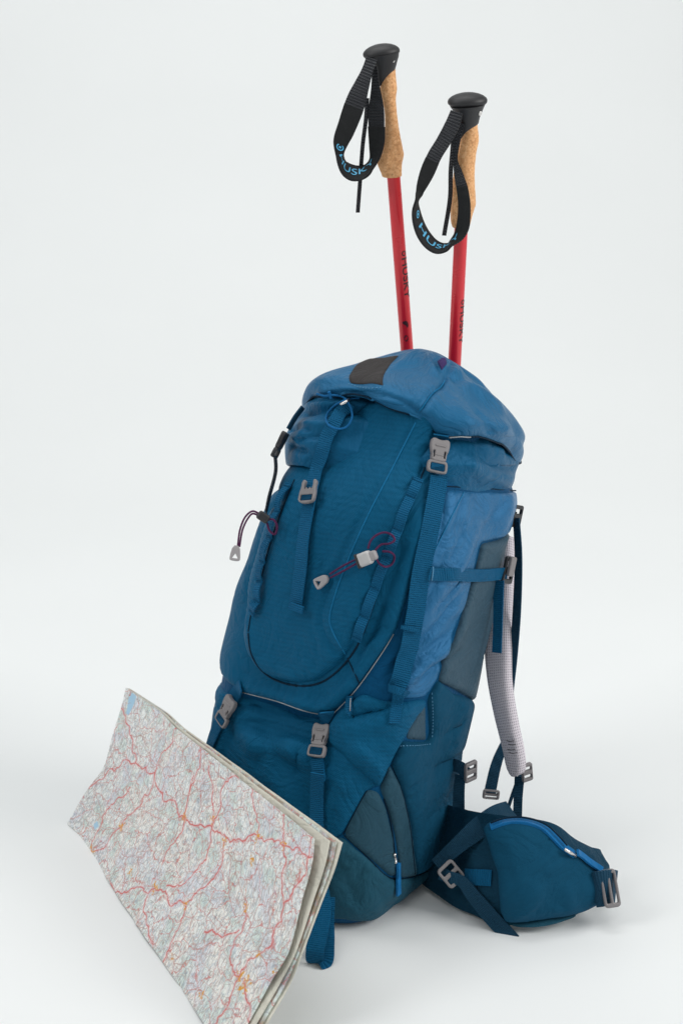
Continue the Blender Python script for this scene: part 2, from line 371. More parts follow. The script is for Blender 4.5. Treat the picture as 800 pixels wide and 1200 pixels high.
def ribbon(name, Pc, Sd, width, thick, mat, parent, puff=0.0, occ=False, nc=5, rnd=False):
    """a strap with rounded section; Sd = unit vectors across it"""
    Pc = np.asarray(Pc); n = len(Pc); T = nrm(np.gradient(Pc, axis=0)); Sd = nrm(Sd - (Sd * T).sum(1, keepdims=True) * T); Nn = np.cross(Sd, T)
    w = np.broadcast_to(np.asarray(width, float), (n,)) if np.ndim(width) == 0 else np.asarray(width)
    xs = np.linspace(-1, 1, nc); top = thick / 2 * (1 + puff * (1 - xs ** 2)) ; ring = [(x, t) for x, t in zip(xs, top)] + [(x, -t) for x, t in zip(xs[::-1], top[::-1])]
    ring[0] = (-0.985, ring[0][1])
    if rnd: ring = [(math.copysign(abs(math.cos(a)) ** .5, math.cos(a)), -math.copysign(abs(math.sin(a)) ** .8, math.sin(a)) * thick / 2) for a in np.linspace(math.pi, -math.pi, 25)[:-1]]
    m = len(ring); s = np.r_[0, np.cumsum(np.linalg.norm(np.diff(Pc, axis=0), axis=1))]
    V, UV = [], []
    for i in range(n):
        for x, t in ring: V.append(Pc[i] + Sd[i] * x * w[i] / 2 + Nn[i] * t); UV.append((s[i], x * w[i] / 2 + (t if rnd else 0)))
    Fc = [(i * m + j, i * m + (j + 1) % m, (i + 1) * m + (j + 1) % m, (i + 1) * m + j) for i in range(n - 1) for j in range(m)]
    Fc += [tuple(range(m))[::-1], tuple((n - 1) * m + j for j in range(m))]
    o = mk(name, V, Fc, mat, parent, uv=UV, occ=occ)
    o.data.set_sharp_from_angle(angle=math.radians(50)); return o
def strap(name, pts, width, thick, mat, parent, lift=0.0025, occ=True, sm=6, puff=0.0):
    P, Nn = laid(pts, lift, sm=sm); T = nrm(np.gradient(P, axis=0)); return ribbon(name, P, np.cross(T, Nn), width, thick, mat, parent, occ=occ, puff=puff)
def edge_ribbon(name, A, B, thick, mat, parent, n=60, puff=0.0, occ=False, rnd=False, taper=False):
    """A, B: matching lists of (px, py, depth) along both edges"""
    a = catmull([atd(*p) for p in A], n); b = catmull([atd(*p) for p in B], n)
    w = np.linalg.norm(b - a, axis=1)
    if taper: w = w * np.interp(np.arange(n), [0, n - 7, n - 4, n - 2, n - 1], [1, 1, .9, .65, .25])
    return ribbon(name, (a + b) / 2, nrm(b - a), w, thick, mat, parent, puff=puff, occ=occ, rnd=rnd)
def tube(name, P, r, mat, parent, k=8, closed=False, occ=False):
    P = np.asarray(P, float); n = len(P)
    T = nrm(np.roll(P, -1, 0) - np.roll(P, 1, 0)) if closed else nrm(np.gradient(P, axis=0))
    up = np.array([0.3, -0.8, 0.5]); up = up - (up @ T[0]) * T[0]; V, UV = [], []; s = np.r_[0, np.cumsum(np.linalg.norm(np.diff(P, axis=0), axis=1))]
    rr = np.broadcast_to(np.asarray(r, float), (n,)) if np.ndim(r) == 0 else r
    for i in range(n):
        up = nrm(up - (up @ T[i]) * T[i]); bi = np.cross(T[i], up)
        for j in range(k):
            a = 2 * math.pi * j / k; V.append(P[i] + rr[i] * (math.cos(a) * up + math.sin(a) * bi)); UV.append((s[i], a * rr[i]))
    Fc = [(i * k + j, i * k + (j + 1) % k, ((i + 1) % n) * k + (j + 1) % k, ((i + 1) % n) * k + j) for i in range(n if closed else n - 1) for j in range(k)]
    if not closed: Fc += [tuple(range(k))[::-1], tuple((n - 1) * k + j for j in range(k))]
    return mk(name, V, Fc, mat, parent, uv=UV, occ=occ)
def cord(name, pts, r, mat, parent, lift=0.003, n=60):
    """pts (px, py[, extra lift])"""
    P = []
    for p in pts:
        l, no = hit(p[0], p[1])
        P.append((p, l, no))
    ds = [proj(l)[2] for _, l, _ in P if l is not None]; dflt = np.mean(ds) if ds else 1.8
    C = []
    for p, l, no in P:
        ex = p[2] if len(p) > 2 else 0.0
        C.append(l - nrm(ray(p[0], p[1])) * (lift + ex) if l is not None else atd(p[0], p[1], dflt - ex))
    return tube(name, catmull(C, n), r, mat, parent)
def chaikin(P, it=2):
    P = np.asarray(P, float)
    for _ in range(it): 
        Q = np.roll(P, -1, 0); P = np.stack([0.75 * P + 0.25 * Q, 0.25 * P + 0.75 * Q], 1).reshape(-1, 2)
    return P
def rrect(cx, cy, w, h, r, k=4):
    out = []
    for sx, sy, a0 in ((1, 1, 0), (-1, 1, 90), (-1, -1, 180), (1, -1, 270)):
        for i in range(k + 1):
            a = math.radians(a0 + 90 * i / k); out.append((cx + sx * (w / 2 - r) + r * math.cos(a), cy + sy * (h / 2 - r) + r * math.sin(a)))
    return np.array(out)
def plate_mesh(name, outlines, thick, bevel):
    cu = bpy.data.curves.new(name, 'CURVE'); cu.dimensions = '2D'; cu.fill_mode = 'BOTH'
    cu.extrude = max(thick / 2 - bevel, 1e-5); cu.bevel_depth = bevel; cu.bevel_resolution = 2; cu.offset = -bevel
    for ol in outlines:
        sp = cu.splines.new('POLY'); sp.points.add(len(ol) - 1); sp.use_cyclic_u = True
        for p, q in zip(sp.points, ol): p.co = (q[0], q[1], 0, 1)
    t = bpy.data.objects.new('tmp', cu); COL.objects.link(t); dg = bpy.context.evaluated_depsgraph_get()
    me = bpy.data.meshes.new_from_object(t.evaluated_get(dg)); me.name = name
    bpy.data.objects.remove(t); bpy.data.curves.remove(cu)
    me.polygons.foreach_set('use_smooth', [True] * len(me.polygons)); me.set_sharp_from_angle(angle=math.radians(38)); return me
def frame(o, y, n):
    n = nrm(n); y = nrm(y - (y @ n) * n); x = np.cross(y, n); return Matrix([[x[0], y[0], n[0], o[0]], [x[1], y[1], n[1], o[1]], [x[2], y[2], n[2], o[2]], [0, 0, 0, 1]])
def place(name, me, Mx, mat, parent):
    o = bpy.data.objects.new(name, me); COL.objects.link(o)
    if len(me.materials) == 0: me.materials.append(mat)
    o.parent = parent; o.matrix_parent_inverse = parent.matrix_world.inverted(); o.matrix_world = Mx
    bpy.context.view_layer.update(); return o
def at_frame(c, d, lift=0.0):
    """frame at pixel c, its y axis towards pixel d, lying on what is built there"""
    l, n = hit(*c); l2, n2 = hit(*d)
    if l2 is None: l2 = atd(d[0], d[1], proj(l)[2])
    ns = [hit(c[0] + dx, c[1] + dy) for dx in (-22, -11, 0, 11, 22) for dy in (-22, -11, 0, 11, 22)]; n = nrm(sum(k[1] for k in ns if k[0] is not None))
    n0 = body.ev(body.path([c]), 'N')[0]; n = nrm(n + 3 * n0)
    near = [hit(c[0] + dx, c[1] + dy)[0] for dx in (-8, 0, 8) for dy in (-14, 0, 14)]; up_ = max([(p - l) @ n for p in near if p is not None and np.linalg.norm(p - l) < .03] + [0])
    w = ray(*c); l = l + w * ((n @ (n * (lift + up_ * .7))) / (n @ w))
    wd = ray(*d); ld = Cv + wd * ((n @ (l - Cv)) / (n @ wd))
    return frame(l, ld - l, n)
def text_mesh(txt, size, bold=0.0, sx=1.0):
    cu = bpy.data.curves.new('t', 'FONT'); cu.body = txt; cu.size = size; cu.offset = bold; cu.align_x = 'CENTER'; cu.align_y = 'CENTER'; cu.resolution_u = 4
    t = bpy.data.objects.new('tmp', cu); COL.objects.link(t); dg = bpy.context.evaluated_depsgraph_get()
    me = bpy.data.meshes.new_from_object(t.evaluated_get(dg)); bpy.data.objects.remove(t); bpy.data.curves.remove(cu)
    bm = bmesh.new(); bm.from_mesh(me); bmesh.ops.triangulate(bm, faces=bm.faces)
    for _ in range(3):
        es = [e for e in bm.edges if e.calc_length() > 0.0025]
        if not es: break
        bmesh.ops.subdivide_edges(bm, edges=es, cuts=1); bmesh.ops.triangulate(bm, faces=bm.faces)
    bm.verts.index_update(); V = np.array([v.co[:2] for v in bm.verts]); V[:, 0] *= sx; Fc = [[v.index for v in f.verts] for f in bm.faces]; bm.free(); bpy.data.meshes.remove(me)
    return V, Fc

# ------------------------------------------------------------------ the setting: a white sweep
def sweep():
    prof = [(-3.0, 0.0)] + [(y, 0.0) for y in np.linspace(-2, 3.2, 14)]
    r = 3.0
    prof += [(3.2 + r * math.sin(a), r - r * math.cos(a)) for a in np.linspace(0.06, math.pi / 2, 20)] + [(3.2 + r, z) for z in (3.4, 4.0, 4.8, 6.0)]
    xs = np.linspace(-6, 6, 13); V = [(x, y, z) for y, z in prof for x in xs]; m = len(xs)
    Fc = [(j * m + i, j * m + i + 1, (j + 1) * m + i + 1, (j + 1) * m + i) for j in range(len(prof) - 1) for i in range(m - 1)]
    N = NT('matt white sweep'); tc = N.n('ShaderNodeTexCoord')
    n = N.n('ShaderNodeTexNoise', Scale=1.3, Detail=5.0); N.l(tc.outputs['Object'], n.inputs['Vector'])
    n2 = N.n('ShaderNodeTexNoise', Scale=26.0, Detail=5.0); N.l(tc.outputs['Object'], n2.inputs['Vector'])
    c = N.mix(n.outputs[0], (0.785, 0.80, 0.80, 1), (0.83, 0.845, 0.845, 1))
    N.l(c, N.b.inputs['Base Color']); N.b.inputs['Roughness'].default_value = 0.65; N.b.inputs['Specular IOR Level'].default_value = 0.25
    b = N.n('ShaderNodeBump', Strength=0.05, Distance=0.002); N.l(n2.outputs[0], b.inputs['Height']); N.l(b.outputs[0], N.b.inputs['Normal'])
    o = mk('studio_floor', V, Fc, N.m); o['kind'] = 'structure'
    o['label'] = 'plain white studio floor curving up into a white backdrop'
    return o
sweep()

# ------------------------------------------------------------------ the backpack
PHI = math.radians(33)
u = np.array([math.cos(PHI), -math.sin(PHI), 0]); v = np.array([math.sin(PHI), math.cos(PHI), 0])   # u: across the front, v: front to back
C0 = np.array([-.03, 1.72, 0])
pack = empty('backpack', tuple(C0), 'tall blue hiking backpack with grey buckles, leaning back on the white floor', 'backpack')
ZK = np.array([0.0, .06, .14, .22, .30, .40, .50, .60, .66])
KN = np.array([[-0.0144, -0.0126, -0.0072, 0.0012, 0.0101, 0.0232, 0.0427, 0.0626, 0.0825],
               [-0.0091, 0.0094, 0.0299, 0.0518, 0.0732, 0.0964, 0.1226, 0.1485, 0.1743],
               [0.1651, 0.1577, 0.1544, 0.1532, 0.1518, 0.1478, 0.1364, 0.1206, 0.1068],
               [0.117, 0.1237, 0.1283, 0.1299, 0.1318, 0.1347, 0.1346, 0.1305, 0.1252]])
PF = [np.polyfit(ZK, k, 4) for k in KN]
def superell(a, n): return np.sign(np.cos(a)) * abs(np.cos(a)) ** (2 / n), np.sign(np.sin(a)) * abs(np.sin(a)) ** (2 / n)
def arc_table(a, b, n, start):
    th = np.linspace(start, start + 2 * math.pi, 4001); c, s = superell(th, n); L = np.r_[0, np.cumsum(np.hypot(np.diff(a * c), np.diff(b * s)))]; return L, th
AL, AT = arc_table(.15, .128, 3.6, math.pi / 2)                  # s = 0 at the middle of the back, then left side, front, right side
BL = AL[-1]
def body_fn(S, T):
    th = np.interp(S, AL, AT); c, s = superell(th, 3.6); ou, ov, a, b = [np.polyval(p, T) for p in PF]
    fil = np.clip(T / .055, 0, 1); k = 0.80 + 0.20 * np.sqrt(1 - (1 - fil) ** 2)
    g = np.clip((T - .50) / .10, 0, 1); g = g * g * (3 - 2 * g); k = k * (1 - .22 * g)     # drawn in under the lid, lower towards the back
    z = T - np.clip((T - .44) / .16, 0, 1) * (.24 * b * s + .02)
    return C0 + ((ou + a * k * c)[..., None]) * u + ((ov + b * k * s)[..., None]) * v + z[..., None] * Z
zb = np.r_[np.linspace(0, .055, 26)[:-1], np.linspace(.055, .63, 230)]
body = Surf(body_fn, np.linspace(0, BL, 420), zb, closed=True)
D = 0.0016 * wnoise(body.S, body.T * 0.6, 0.15, 3) + 0.0004 * wnoise(body.S, body.T * .5, 0.06, 5)
D += body.folds([
    ([(540, 690), (500, 745), (452, 790)], -0.006, 0.007), ([(548, 720), (505, 770), (470, 800)], 0.005, 0.009),
    ([(530, 735), (495, 765), (470, 785)], -0.004, 0.005), ([(520, 650), (500, 700), (480, 720)], -0.004, 0.007),
    ([(572, 590), (545, 650), (520, 690)], 0.004, 0.012), ([(590, 580), (560, 625)], -0.003, 0.008),
    ([(545, 580), (520, 640)], -0.003, 0.008), ([(450, 700), (440, 740), (425, 775)], -0.004, 0.008),
    ([(272, 822), (324, 834), (355, 845), (386, 853)], -0.016, 0.010), ([(280, 842), (320, 852), (385, 870)], -0.008, 0.009), ([(288, 862), (330, 872), (372, 884)], 0.006, 0.012),
    ([(300, 850), (345, 900), (370, 960)], -0.004, 0.010), ([(330, 860), (300, 900)], -0.004, 0.009),
    ([(430, 870), (405, 905), (395, 960)], 0.005, 0.012), ([(440, 830), (410, 845)], -0.005, 0.008),
    ([(500, 905), (520, 890), (538, 880)], -0.004, 0.007), ([(495, 960), (512, 945), (524, 935)], -0.003, 0.007), ([(535, 845), (515, 860)], -0.003, 0.006),
    ([(556, 640), (530, 690), (505, 720)], -0.004, 0.005), ([(540, 760), (512, 778), (490, 800)], -0.005, 0.005), ([(520, 585), (512, 640)], -0.004, 0.006), ([(470, 820), (440, 835), (405, 838)], -0.006, 0.007),
    ([(278, 850), (262, 880), (258, 930)], -0.006, 0.010), ([(320, 866), (318, 900), (340, 950)], 0.006, 0.014), ([(355, 875), (345, 910)], -0.005, 0.008), ([(405, 925), (388, 960)], -0.005, 0.008),
    ([(440, 1040), (450, 1060), (470, 1066)], -0.003, 0.007), ([(405, 1030), (420, 1060)], -0.003, 0.008), ([(330, 590), (312, 640), (296, 700)], -0.005, 0.008), ([(320, 560), (340, 600)], -0.004, 0.008)])
D *= np.clip(body.T / .04, 0, 1)
body.set(D)
def grid_obj(name, S, mat, parent, cap=True, occ=True):
    nt, ns = S.S.shape; V = S.P.reshape(-1, 3); UV = np.stack([S.S.ravel(), S.T.ravel()], 1)
    Fc = [(j * ns + i, j * ns + i + 1, (j + 1) * ns + i + 1, (j + 1) * ns + i) for j in range(nt - 1) for i in range(ns - 1)]
    if S.flip: Fc = [f[::-1] for f in Fc]
    if cap: Fc.append(tuple(range(ns - 2, -1, -1)))
    return mk(name, V, Fc, mat, parent, uv=UV, occ=occ)
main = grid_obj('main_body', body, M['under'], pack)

# sewn panels: outlines read off the photograph, wrapped round the body's own surface
W = 0.16                                                             # how far hidden edges go on round the back
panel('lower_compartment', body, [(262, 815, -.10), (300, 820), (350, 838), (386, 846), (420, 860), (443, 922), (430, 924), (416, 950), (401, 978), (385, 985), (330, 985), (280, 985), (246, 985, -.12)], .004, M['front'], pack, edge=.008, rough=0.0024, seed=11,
      fold=[([(290, 850), (340, 858), (392, 872)], -.005, .007), ([(300, 876), (340, 880), (380, 905)], .005, .012)])
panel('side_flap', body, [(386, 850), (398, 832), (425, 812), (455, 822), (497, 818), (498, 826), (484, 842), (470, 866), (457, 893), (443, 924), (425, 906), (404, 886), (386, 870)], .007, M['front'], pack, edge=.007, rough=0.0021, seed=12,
      fold=[([(395, 845), (430, 850), (470, 835)], .003, .012), ([(400, 860), (430, 890), (445, 910)], .003, .01)])
panel('corner_gusset', body, [(430, 924), (443, 927), (452, 946), (461, 988), (464, 1024), (457, 1028), (430, 1003), (402, 978), (416, 950)], .0035, M['wedge'], pack, edge=.006, rough=0.0015, seed=13)
panel('zip_guard', body, [(444, 922), (456, 895), (466, 915), (476, 950), (482, 985), (486, 1026), (468, 1029), (464, 990), (455, 950)], .005, M['wedge'], pack, edge=.006, rough=0.0012, seed=14)
panel('base_panel', body, [(250, 985, -.12), (330, 985), (402, 980), (430, 1005), (457, 1030), (486, 1028), (509, 1018, .14)] + [(509, 1050, .14), (497, 1060, .1), (478, 1069), (433, 1077), (400, 1076), (330, 1066), (256, 1045, -.12)], .0045, M['base'], pack, edge=.008, rough=0.0018, seed=15)
panel('back_side_panel', body, [(563, 637), (594, 630, .05), (590, 654, .06), (577, 690, .06), (563, 760, .06), (549, 815, .06), (540, 840, .05), (512, 798), (530, 750), (546, 706), (556, 668)], .0055, M['grey'], pack, edge=.005, rough=0.0015, seed=16)
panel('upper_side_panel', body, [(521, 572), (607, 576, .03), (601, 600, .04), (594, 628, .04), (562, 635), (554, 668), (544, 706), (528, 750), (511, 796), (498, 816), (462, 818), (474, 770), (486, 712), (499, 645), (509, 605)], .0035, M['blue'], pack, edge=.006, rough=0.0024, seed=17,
      fold=[([(545, 575), (528, 610), (510, 650)], -.0028, .0035), ([(540, 720), (500, 745), (465, 790)], -.004, .006), ([(535, 750), (505, 775), (475, 800)], .004, .009), ([(560, 600), (540, 650), (510, 690)], .003, .012)])
panel('pocket_opening', body, [(474, 866), (482, 848), (498, 824), (499, 868)], .002, M['grey'], pack, edge=.005, seed=18)
panel('stretch_pocket', body, [(457, 894), (469, 868), (499, 869), (503, 858), (500, 818), (512, 796), (530, 812), (549, 831, .03), (545, 858, .06), (536, 897, .08), (525, 942, .09), (513, 988, .09), (509, 1017, .08), (486, 1026), (482, 985), (476, 950), (466, 915)], .008, M['stretch'], pack, edge=.009, dome=.003, rough=0.0024, seed=19,
      fold=[([(505, 905), (525, 893), (545, 884)], -.003, .006), ([(500, 940), (520, 930)], -.002, .006)])
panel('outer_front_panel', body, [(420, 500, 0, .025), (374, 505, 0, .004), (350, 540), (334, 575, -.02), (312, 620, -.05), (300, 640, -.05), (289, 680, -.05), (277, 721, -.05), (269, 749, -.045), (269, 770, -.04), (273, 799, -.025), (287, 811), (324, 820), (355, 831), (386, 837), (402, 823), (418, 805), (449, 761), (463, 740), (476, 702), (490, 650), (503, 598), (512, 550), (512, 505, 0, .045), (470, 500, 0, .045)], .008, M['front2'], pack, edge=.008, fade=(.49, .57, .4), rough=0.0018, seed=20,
      fold=[([(300, 809), (324, 815), (355, 825), (386, 830), (403, 815), (418, 797), (446, 757)], .010, .011)] + [([(306 + 9 * i, 796 + 1.2 * i + (i % 2) * 3), (303 + 9 * i, 812 + 1.6 * i)], -.0018, .0024) for i in range(9)] + [([(404, 768), (421, 801)], -.003, .003), ([(470, 640), (455, 700), (440, 745)], -.004, .007)])
pk = [(420, 500, 0, .03), (380, 507, 0, .004), (352, 545), (334, 590), (318, 632), (306, 680), (296, 715), (291, 746), (294, 764), (305, 783), (324, 796), (355, 802), (377, 797), (399, 780), (417, 755), (428, 730), (445, 680), (464, 627), (487, 570), (500, 535), (506, 505, 0, .05), (470, 500, 0, .05)]
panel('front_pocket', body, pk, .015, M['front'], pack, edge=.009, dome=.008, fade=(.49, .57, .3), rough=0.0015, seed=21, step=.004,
      fold=[([(489, 490), (430, 606), (400, 678), (388, 714), (386, 728), (393, 747), (407, 769)], -.0035, .0032), ([(300, 730), (310, 770), (350, 795)], .002, .01)])
# seam piping along the pocket's U, the panel edge and the facet seam; thin dark tubes paint seam shade
def seam(name, pts, r, mat, lift=.0008):
    P, _ = laid(pts, lift, sm=3); return tube(name, P, r, mat, pack, 6)
seam('pocket_piping_and_shade', [(291, 742), (294, 765), (306, 785), (325, 798), (355, 804), (378, 799), (401, 781), (419, 756), (431, 727), (448, 676)], .0014, M['dkpiping_shade'], .0)
seam('facet_seam', [(487, 495), (460, 548), (430, 606), (400, 676), (389, 710), (386, 728), (393, 747), (405, 767)], .0008, M['seam'], .0004)
seam('pocket_piping_and_shade', [(345, 562), (333, 592), (317.5, 634), (305, 682), (295, 716), (291, 740)], .0010, M['dkpiping_shade'], .0002)  # dark tubes along the seams paint shade into the grooves
seam('pocket_piping_and_shade', [(448, 676), (466, 628), (489, 571), (500, 540)], .0010, M['dkpiping_shade'], .0002)
seam('border_seam', [(407, 771), (414, 786), (421, 801)], .0009, M['dkpiping_shade'], .0002)
seam('side_seam', [(543, 577), (527, 608), (509, 645)], .0008, M['seam'], .0004)
seam('collar_seam', [(522, 570), (560, 572), (604, 575)], .0009, M['dkpiping_shade'], .0)
seam('gusset_seam', [(430, 926), (416, 951), (402, 978)], .0009, M['dkpiping_shade'], .0)
seam('gusset_seam', [(403, 979), (430, 1004), (457, 1029), (485, 1027), (506, 1019)], .0009, M['dkpiping_shade'], .0)
seam('pocket_edge_seam', [(458, 896), (467, 917), (477, 952), (482.5, 986), (486, 1024)], .0009, M['dkpiping_shade'], .0)
seam('hem_piping', [(284, 811), (324, 821), (355, 832), (386, 839)], .0007, M['piping'], .0008)
seam('hem_piping', [(388, 839), (403, 824), (419, 806), (449, 763), (461, 743)], .0007, M['piping'], .0008)

# collar under the lid
CLc = dict(cu=.038, cv=.150, A=.139, B=.124)
CL2, CT2 = arc_table(.14, .128, 3.0, math.pi / 2)
def collar_fn(S, T):
    th = np.interp(S, CL2, CT2); c, s = superell(th, 3.0); t = T / .12
    bul = 0.955 + 0.060 * np.sin(np.clip(t, 0, 1) * math.pi) ** 0.8 - (0.75 - .45 * np.clip(-c * 2, 0, 1)) * np.clip(t - .40, 0, 1) ** 1.1
    fr = np.clip(-s, 0, 1) ** 1.5 * np.clip(-c * 2.0 + .15, 0, 1)
    z = 0.510 + T - 0.20 * (CLc['B'] * s) + .028 * fr * np.clip(1 - t * 1.25, 0, 1)
    return C0 + (CLc['cu'] + .09 * (T - .05) + CLc['A'] * bul * c)[..., None] * u + (CLc['cv'] + .2 * (T - .05) + CLc['B'] * (bul + .17 * fr) * s)[..., None] * v + z[..., None] * Z
collar = Surf(collar_fn, np.linspace(0, CL2[-1], 420), np.linspace(0, .120, 90), closed=True)
D = 0.0012 * wnoise(collar.S * 0.5, collar.T, 0.07, 8) + 0.0004 * wnoise(collar.S, collar.T, 0.04, 9)
D += collar.folds([([(345, 500), (380, 496), (430, 497), (480, 492)], .007, .009), ([(352, 486), (380, 480), (420, 482), (470, 484)], -.007, .005), ([(358, 474), (400, 473), (440, 474)], .004, .005), ([(338, 505), (352, 500), (366, 505)], -.006, .005), ([(345, 518), (365, 512), (385, 512)], -.005, .005),
                   ([(555, 520), (575, 540), (612, 552)], -.008, .007), ([(545, 535), (560, 552), (600, 562)], .005, .010), ([(560, 515), (590, 532)], .006, .008),
                   ([(338, 520), (350, 528), (362, 530)], -.006, .006)])
collar.set(D)
co = grid_obj('collar', collar, M['collar'], pack, cap=False)
so = co.modifiers.new('cloth thickness', 'SOLIDIFY'); so.thickness = 0.003; so.offset = -1

# lid
LP = [0.0428, 0.1617, 0.1362, 0.1212, 0.5925, 0.1024, 1.5059, -0.2244, -0.0927, 0.0162, 0.0119]
LL, LT = arc_table(.136, .121, 3.0, math.pi / 2)
EX = np.array([340, 352, 365, 400, 430, 470, 490, 503, 515, 528, 540, 560, 590, 603, 612, 625]); EY = np.array([484, 478, 464, 463, 467, 482, 492, 503, 515, 512, 509, 511, 521, 533, 546, 548])
def lid_fn(S, T):
    cu_, cv_, A, B, z0, H, m, tv, tu, su, sv = LP
    th = np.interp(S, LL, LT); c, s = superell(th, 3.0); q = np.clip(T / .17, 0, 1)
    def dome(q):
        r = np.cos(q * math.pi / 2) ** (2 / m); z = H * np.sin(q * math.pi / 2) ** (2 / m); r = np.maximum(r, 0.002)
        U_ = A * r * c + su * z / H; V_ = B * r * s + sv * z / H
        return C0 + (cu_ + U_)[..., None] * u + (cv_ + V_)[..., None] * v + (z0 + z + tv * V_ + tu * U_)[..., None] * Z
    P = dome(q); base = dome(np.zeros_like(q)); pj = proj(base)
    vis = np.clip((0.545 * c * A - .84 * s * B) / .05 + .4, 0, 1)
    dz = -(np.interp(pj[..., 0], EX, EY) - pj[..., 1]) * pj[..., 2] / FPX / .96
    dz = np.clip(dz * vis + (-.02) * (1 - vis), -.045, .03)
    k = np.array([1, 4, 6, 4, 1]) / 16
    for _ in range(2): dz = np.apply_along_axis(lambda r_: np.convolve(np.r_[r_[-3:-1], r_, r_[1:3]], k, 'valid'), 1, dz)
    P[..., 2] += dz * (1 - q) ** 1.6
    return P + (nrm(base - base.mean(axis=1, keepdims=True)) * (.011 * np.exp(-((q - .26) / .15) ** 2) - .003 * np.exp(-(q / .08) ** 2))[..., None])
lid = Surf(lid_fn, np.linspace(0, LL[-1], 460), np.linspace(0, .17, 150), closed=True)
fadeq = np.clip((1 - lid.T / .17) * 4, 0, 1)
D = (0.0022 * wnoise(lid.S, lid.T, 0.11, 21) + 0.0005 * wnoise(lid.S, lid.T, 0.045, 22)) * fadeq
D += lid.folds([([(520, 447), (505, 463), (491, 482)], -.0035, .0035), ([(519, 447), (524, 436), (527, 424)], -.004, .005), ([(524, 440), (545, 443), (580, 452)], -.006, .008),
                ([(540, 440), (565, 462), (590, 485)], .004, .012), ([(555, 475), (570, 495), (575, 510)], -.004, .009), ([(372, 458), (410, 455), (450, 462)], .003, .008),
                ([(425, 458), (470, 470), (500, 495)], -.003, .006), ([(520, 490), (545, 495), (600, 505)], .003, .012), ([(500, 415), (508, 430), (516, 440)], .003, .008), ([(590, 490), (575, 520)], -.003, .007)])
lid.set(D)
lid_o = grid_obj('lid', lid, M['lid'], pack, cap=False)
so = lid_o.modifiers.new('cloth thickness', 'SOLIDIFY'); so.thickness = 0.0025; so.offset = -1
rim = lid.P[0][:-1]
tube('lid_hem', rim + lid.N[0][:-1] * .0004, .0013, M['dkpiping_shade'], lid_o, 6, closed=True)
def rim_between(x0, x1):
    pj = proj(lid.P[0]); m = (pj[:, 0] > x0) & (pj[:, 0] < x1) & ((lid.N[0] @ np.array([0, -1., 0])) > .15); i = np.where(m)[0]; return lid.P[0][i] + lid.N[0][i] * .0012 + np.array([0, 0, .0004])
for a_, b_ in ((488, 507), (524, 552)):
    r_ = rim_between(a_, b_)
    if len(r_) > 4: tube('lid_piping', r_, .0011, M['piping'], lid_o, 6)
seamP = lid.path([(520, 447), (505, 463), (491, 481)]); seamP = catmull(seamP, 30)
tube('lid_seam', lid.ev(seamP) + lid.ev(seamP, 'N') * .0012, .0008, M['seam'], lid_o, 6)
panel('name_patch', lid, [(430, 421), (467, 417), (449, 452), (411, 449)], .0012, M['patch'], lid_o, edge=.002, step=.003, rnd=False, sink=.0)
panel('purple_tab', lid, [(512, 424), (520, 420), (523, 427), (517, 434)], .003, M['ptag'], lid_o, edge=.003, step=.002, rnd=False)

# ------------------------------------------------------------------ buckles
def buckle_parts(w=.025, h=.042):
    """side-release buckle: body with waist and two side windows, the ladder end with its slot"""
    fem = chaikin([(-.44, .10), (-.50, .30), (-.46, .47), (-.30, .50), (-.12, .46), (.12, .46), (.30, .50), (.46, .47), (.50, .30), (.44, .10), (.34, -.02), (.40, -.12), (.30, -.17), (-.30, -.17), (-.40, -.12), (-.34, -.02)], 2) * (w, h)
    lad = chaikin([(-.40, -.13), (-.52, -.22), (-.52, -.46), (-.42, -.52), (.42, -.52), (.52, -.46), (.52, -.22), (.40, -.13)], 2) * (w, h)
    slot = rrect(0, -.335 * h, .74 * w, .19 * h, .0015)
    win = [rrect(sx * .285 * w, .03 * h, .085 * w, .20 * h, .0009) for sx in (-1, 1)]
    return plate_mesh('buckle_body', [fem] + win, .0070, .0012), plate_mesh('buckle_ladder', [lad, slot], .0060, .0014)
BK_F, BK_L = buckle_parts()
rib_me = plate_mesh('buckle_rib', [rrect(0, 0, .014, .003, .0012)], .003, .001)
pin_me = plate_mesh('buckle_bar', [rrect(0, 0, .019, .0022, .001)], .003, .0009)
web_me = plate_mesh('buckle_webbing', [rrect(0, 0, .0185, .0105, .002)], .0024, .0009)
def buckle(c, d, parent, lift=.006, scale=1.0, mat='buckle'):
    Mx = at_frame(c, d, lift) @ Matrix.Scale(scale, 4)
    b = place('buckle', BK_F, Mx, M[mat], parent)
    place('ladder', BK_L, Mx @ Matrix.Translation((0, 0, -.0004)), M[mat], b)
    place('ridge', rib_me, Mx @ Matrix.Translation((0, .012, .0030)), M[mat], b)
    place('ridge', rib_me, Mx @ Matrix.Translation((0, .0005, .0030)) @ Matrix.Scale(.8, 4), M[mat], b)
    place('webbing_fold', web_me, Mx @ Matrix.Translation((0, -.0142, .0014)) @ Matrix.Rotation(-.12, 4, 'X'), M['web'], b)
    return b

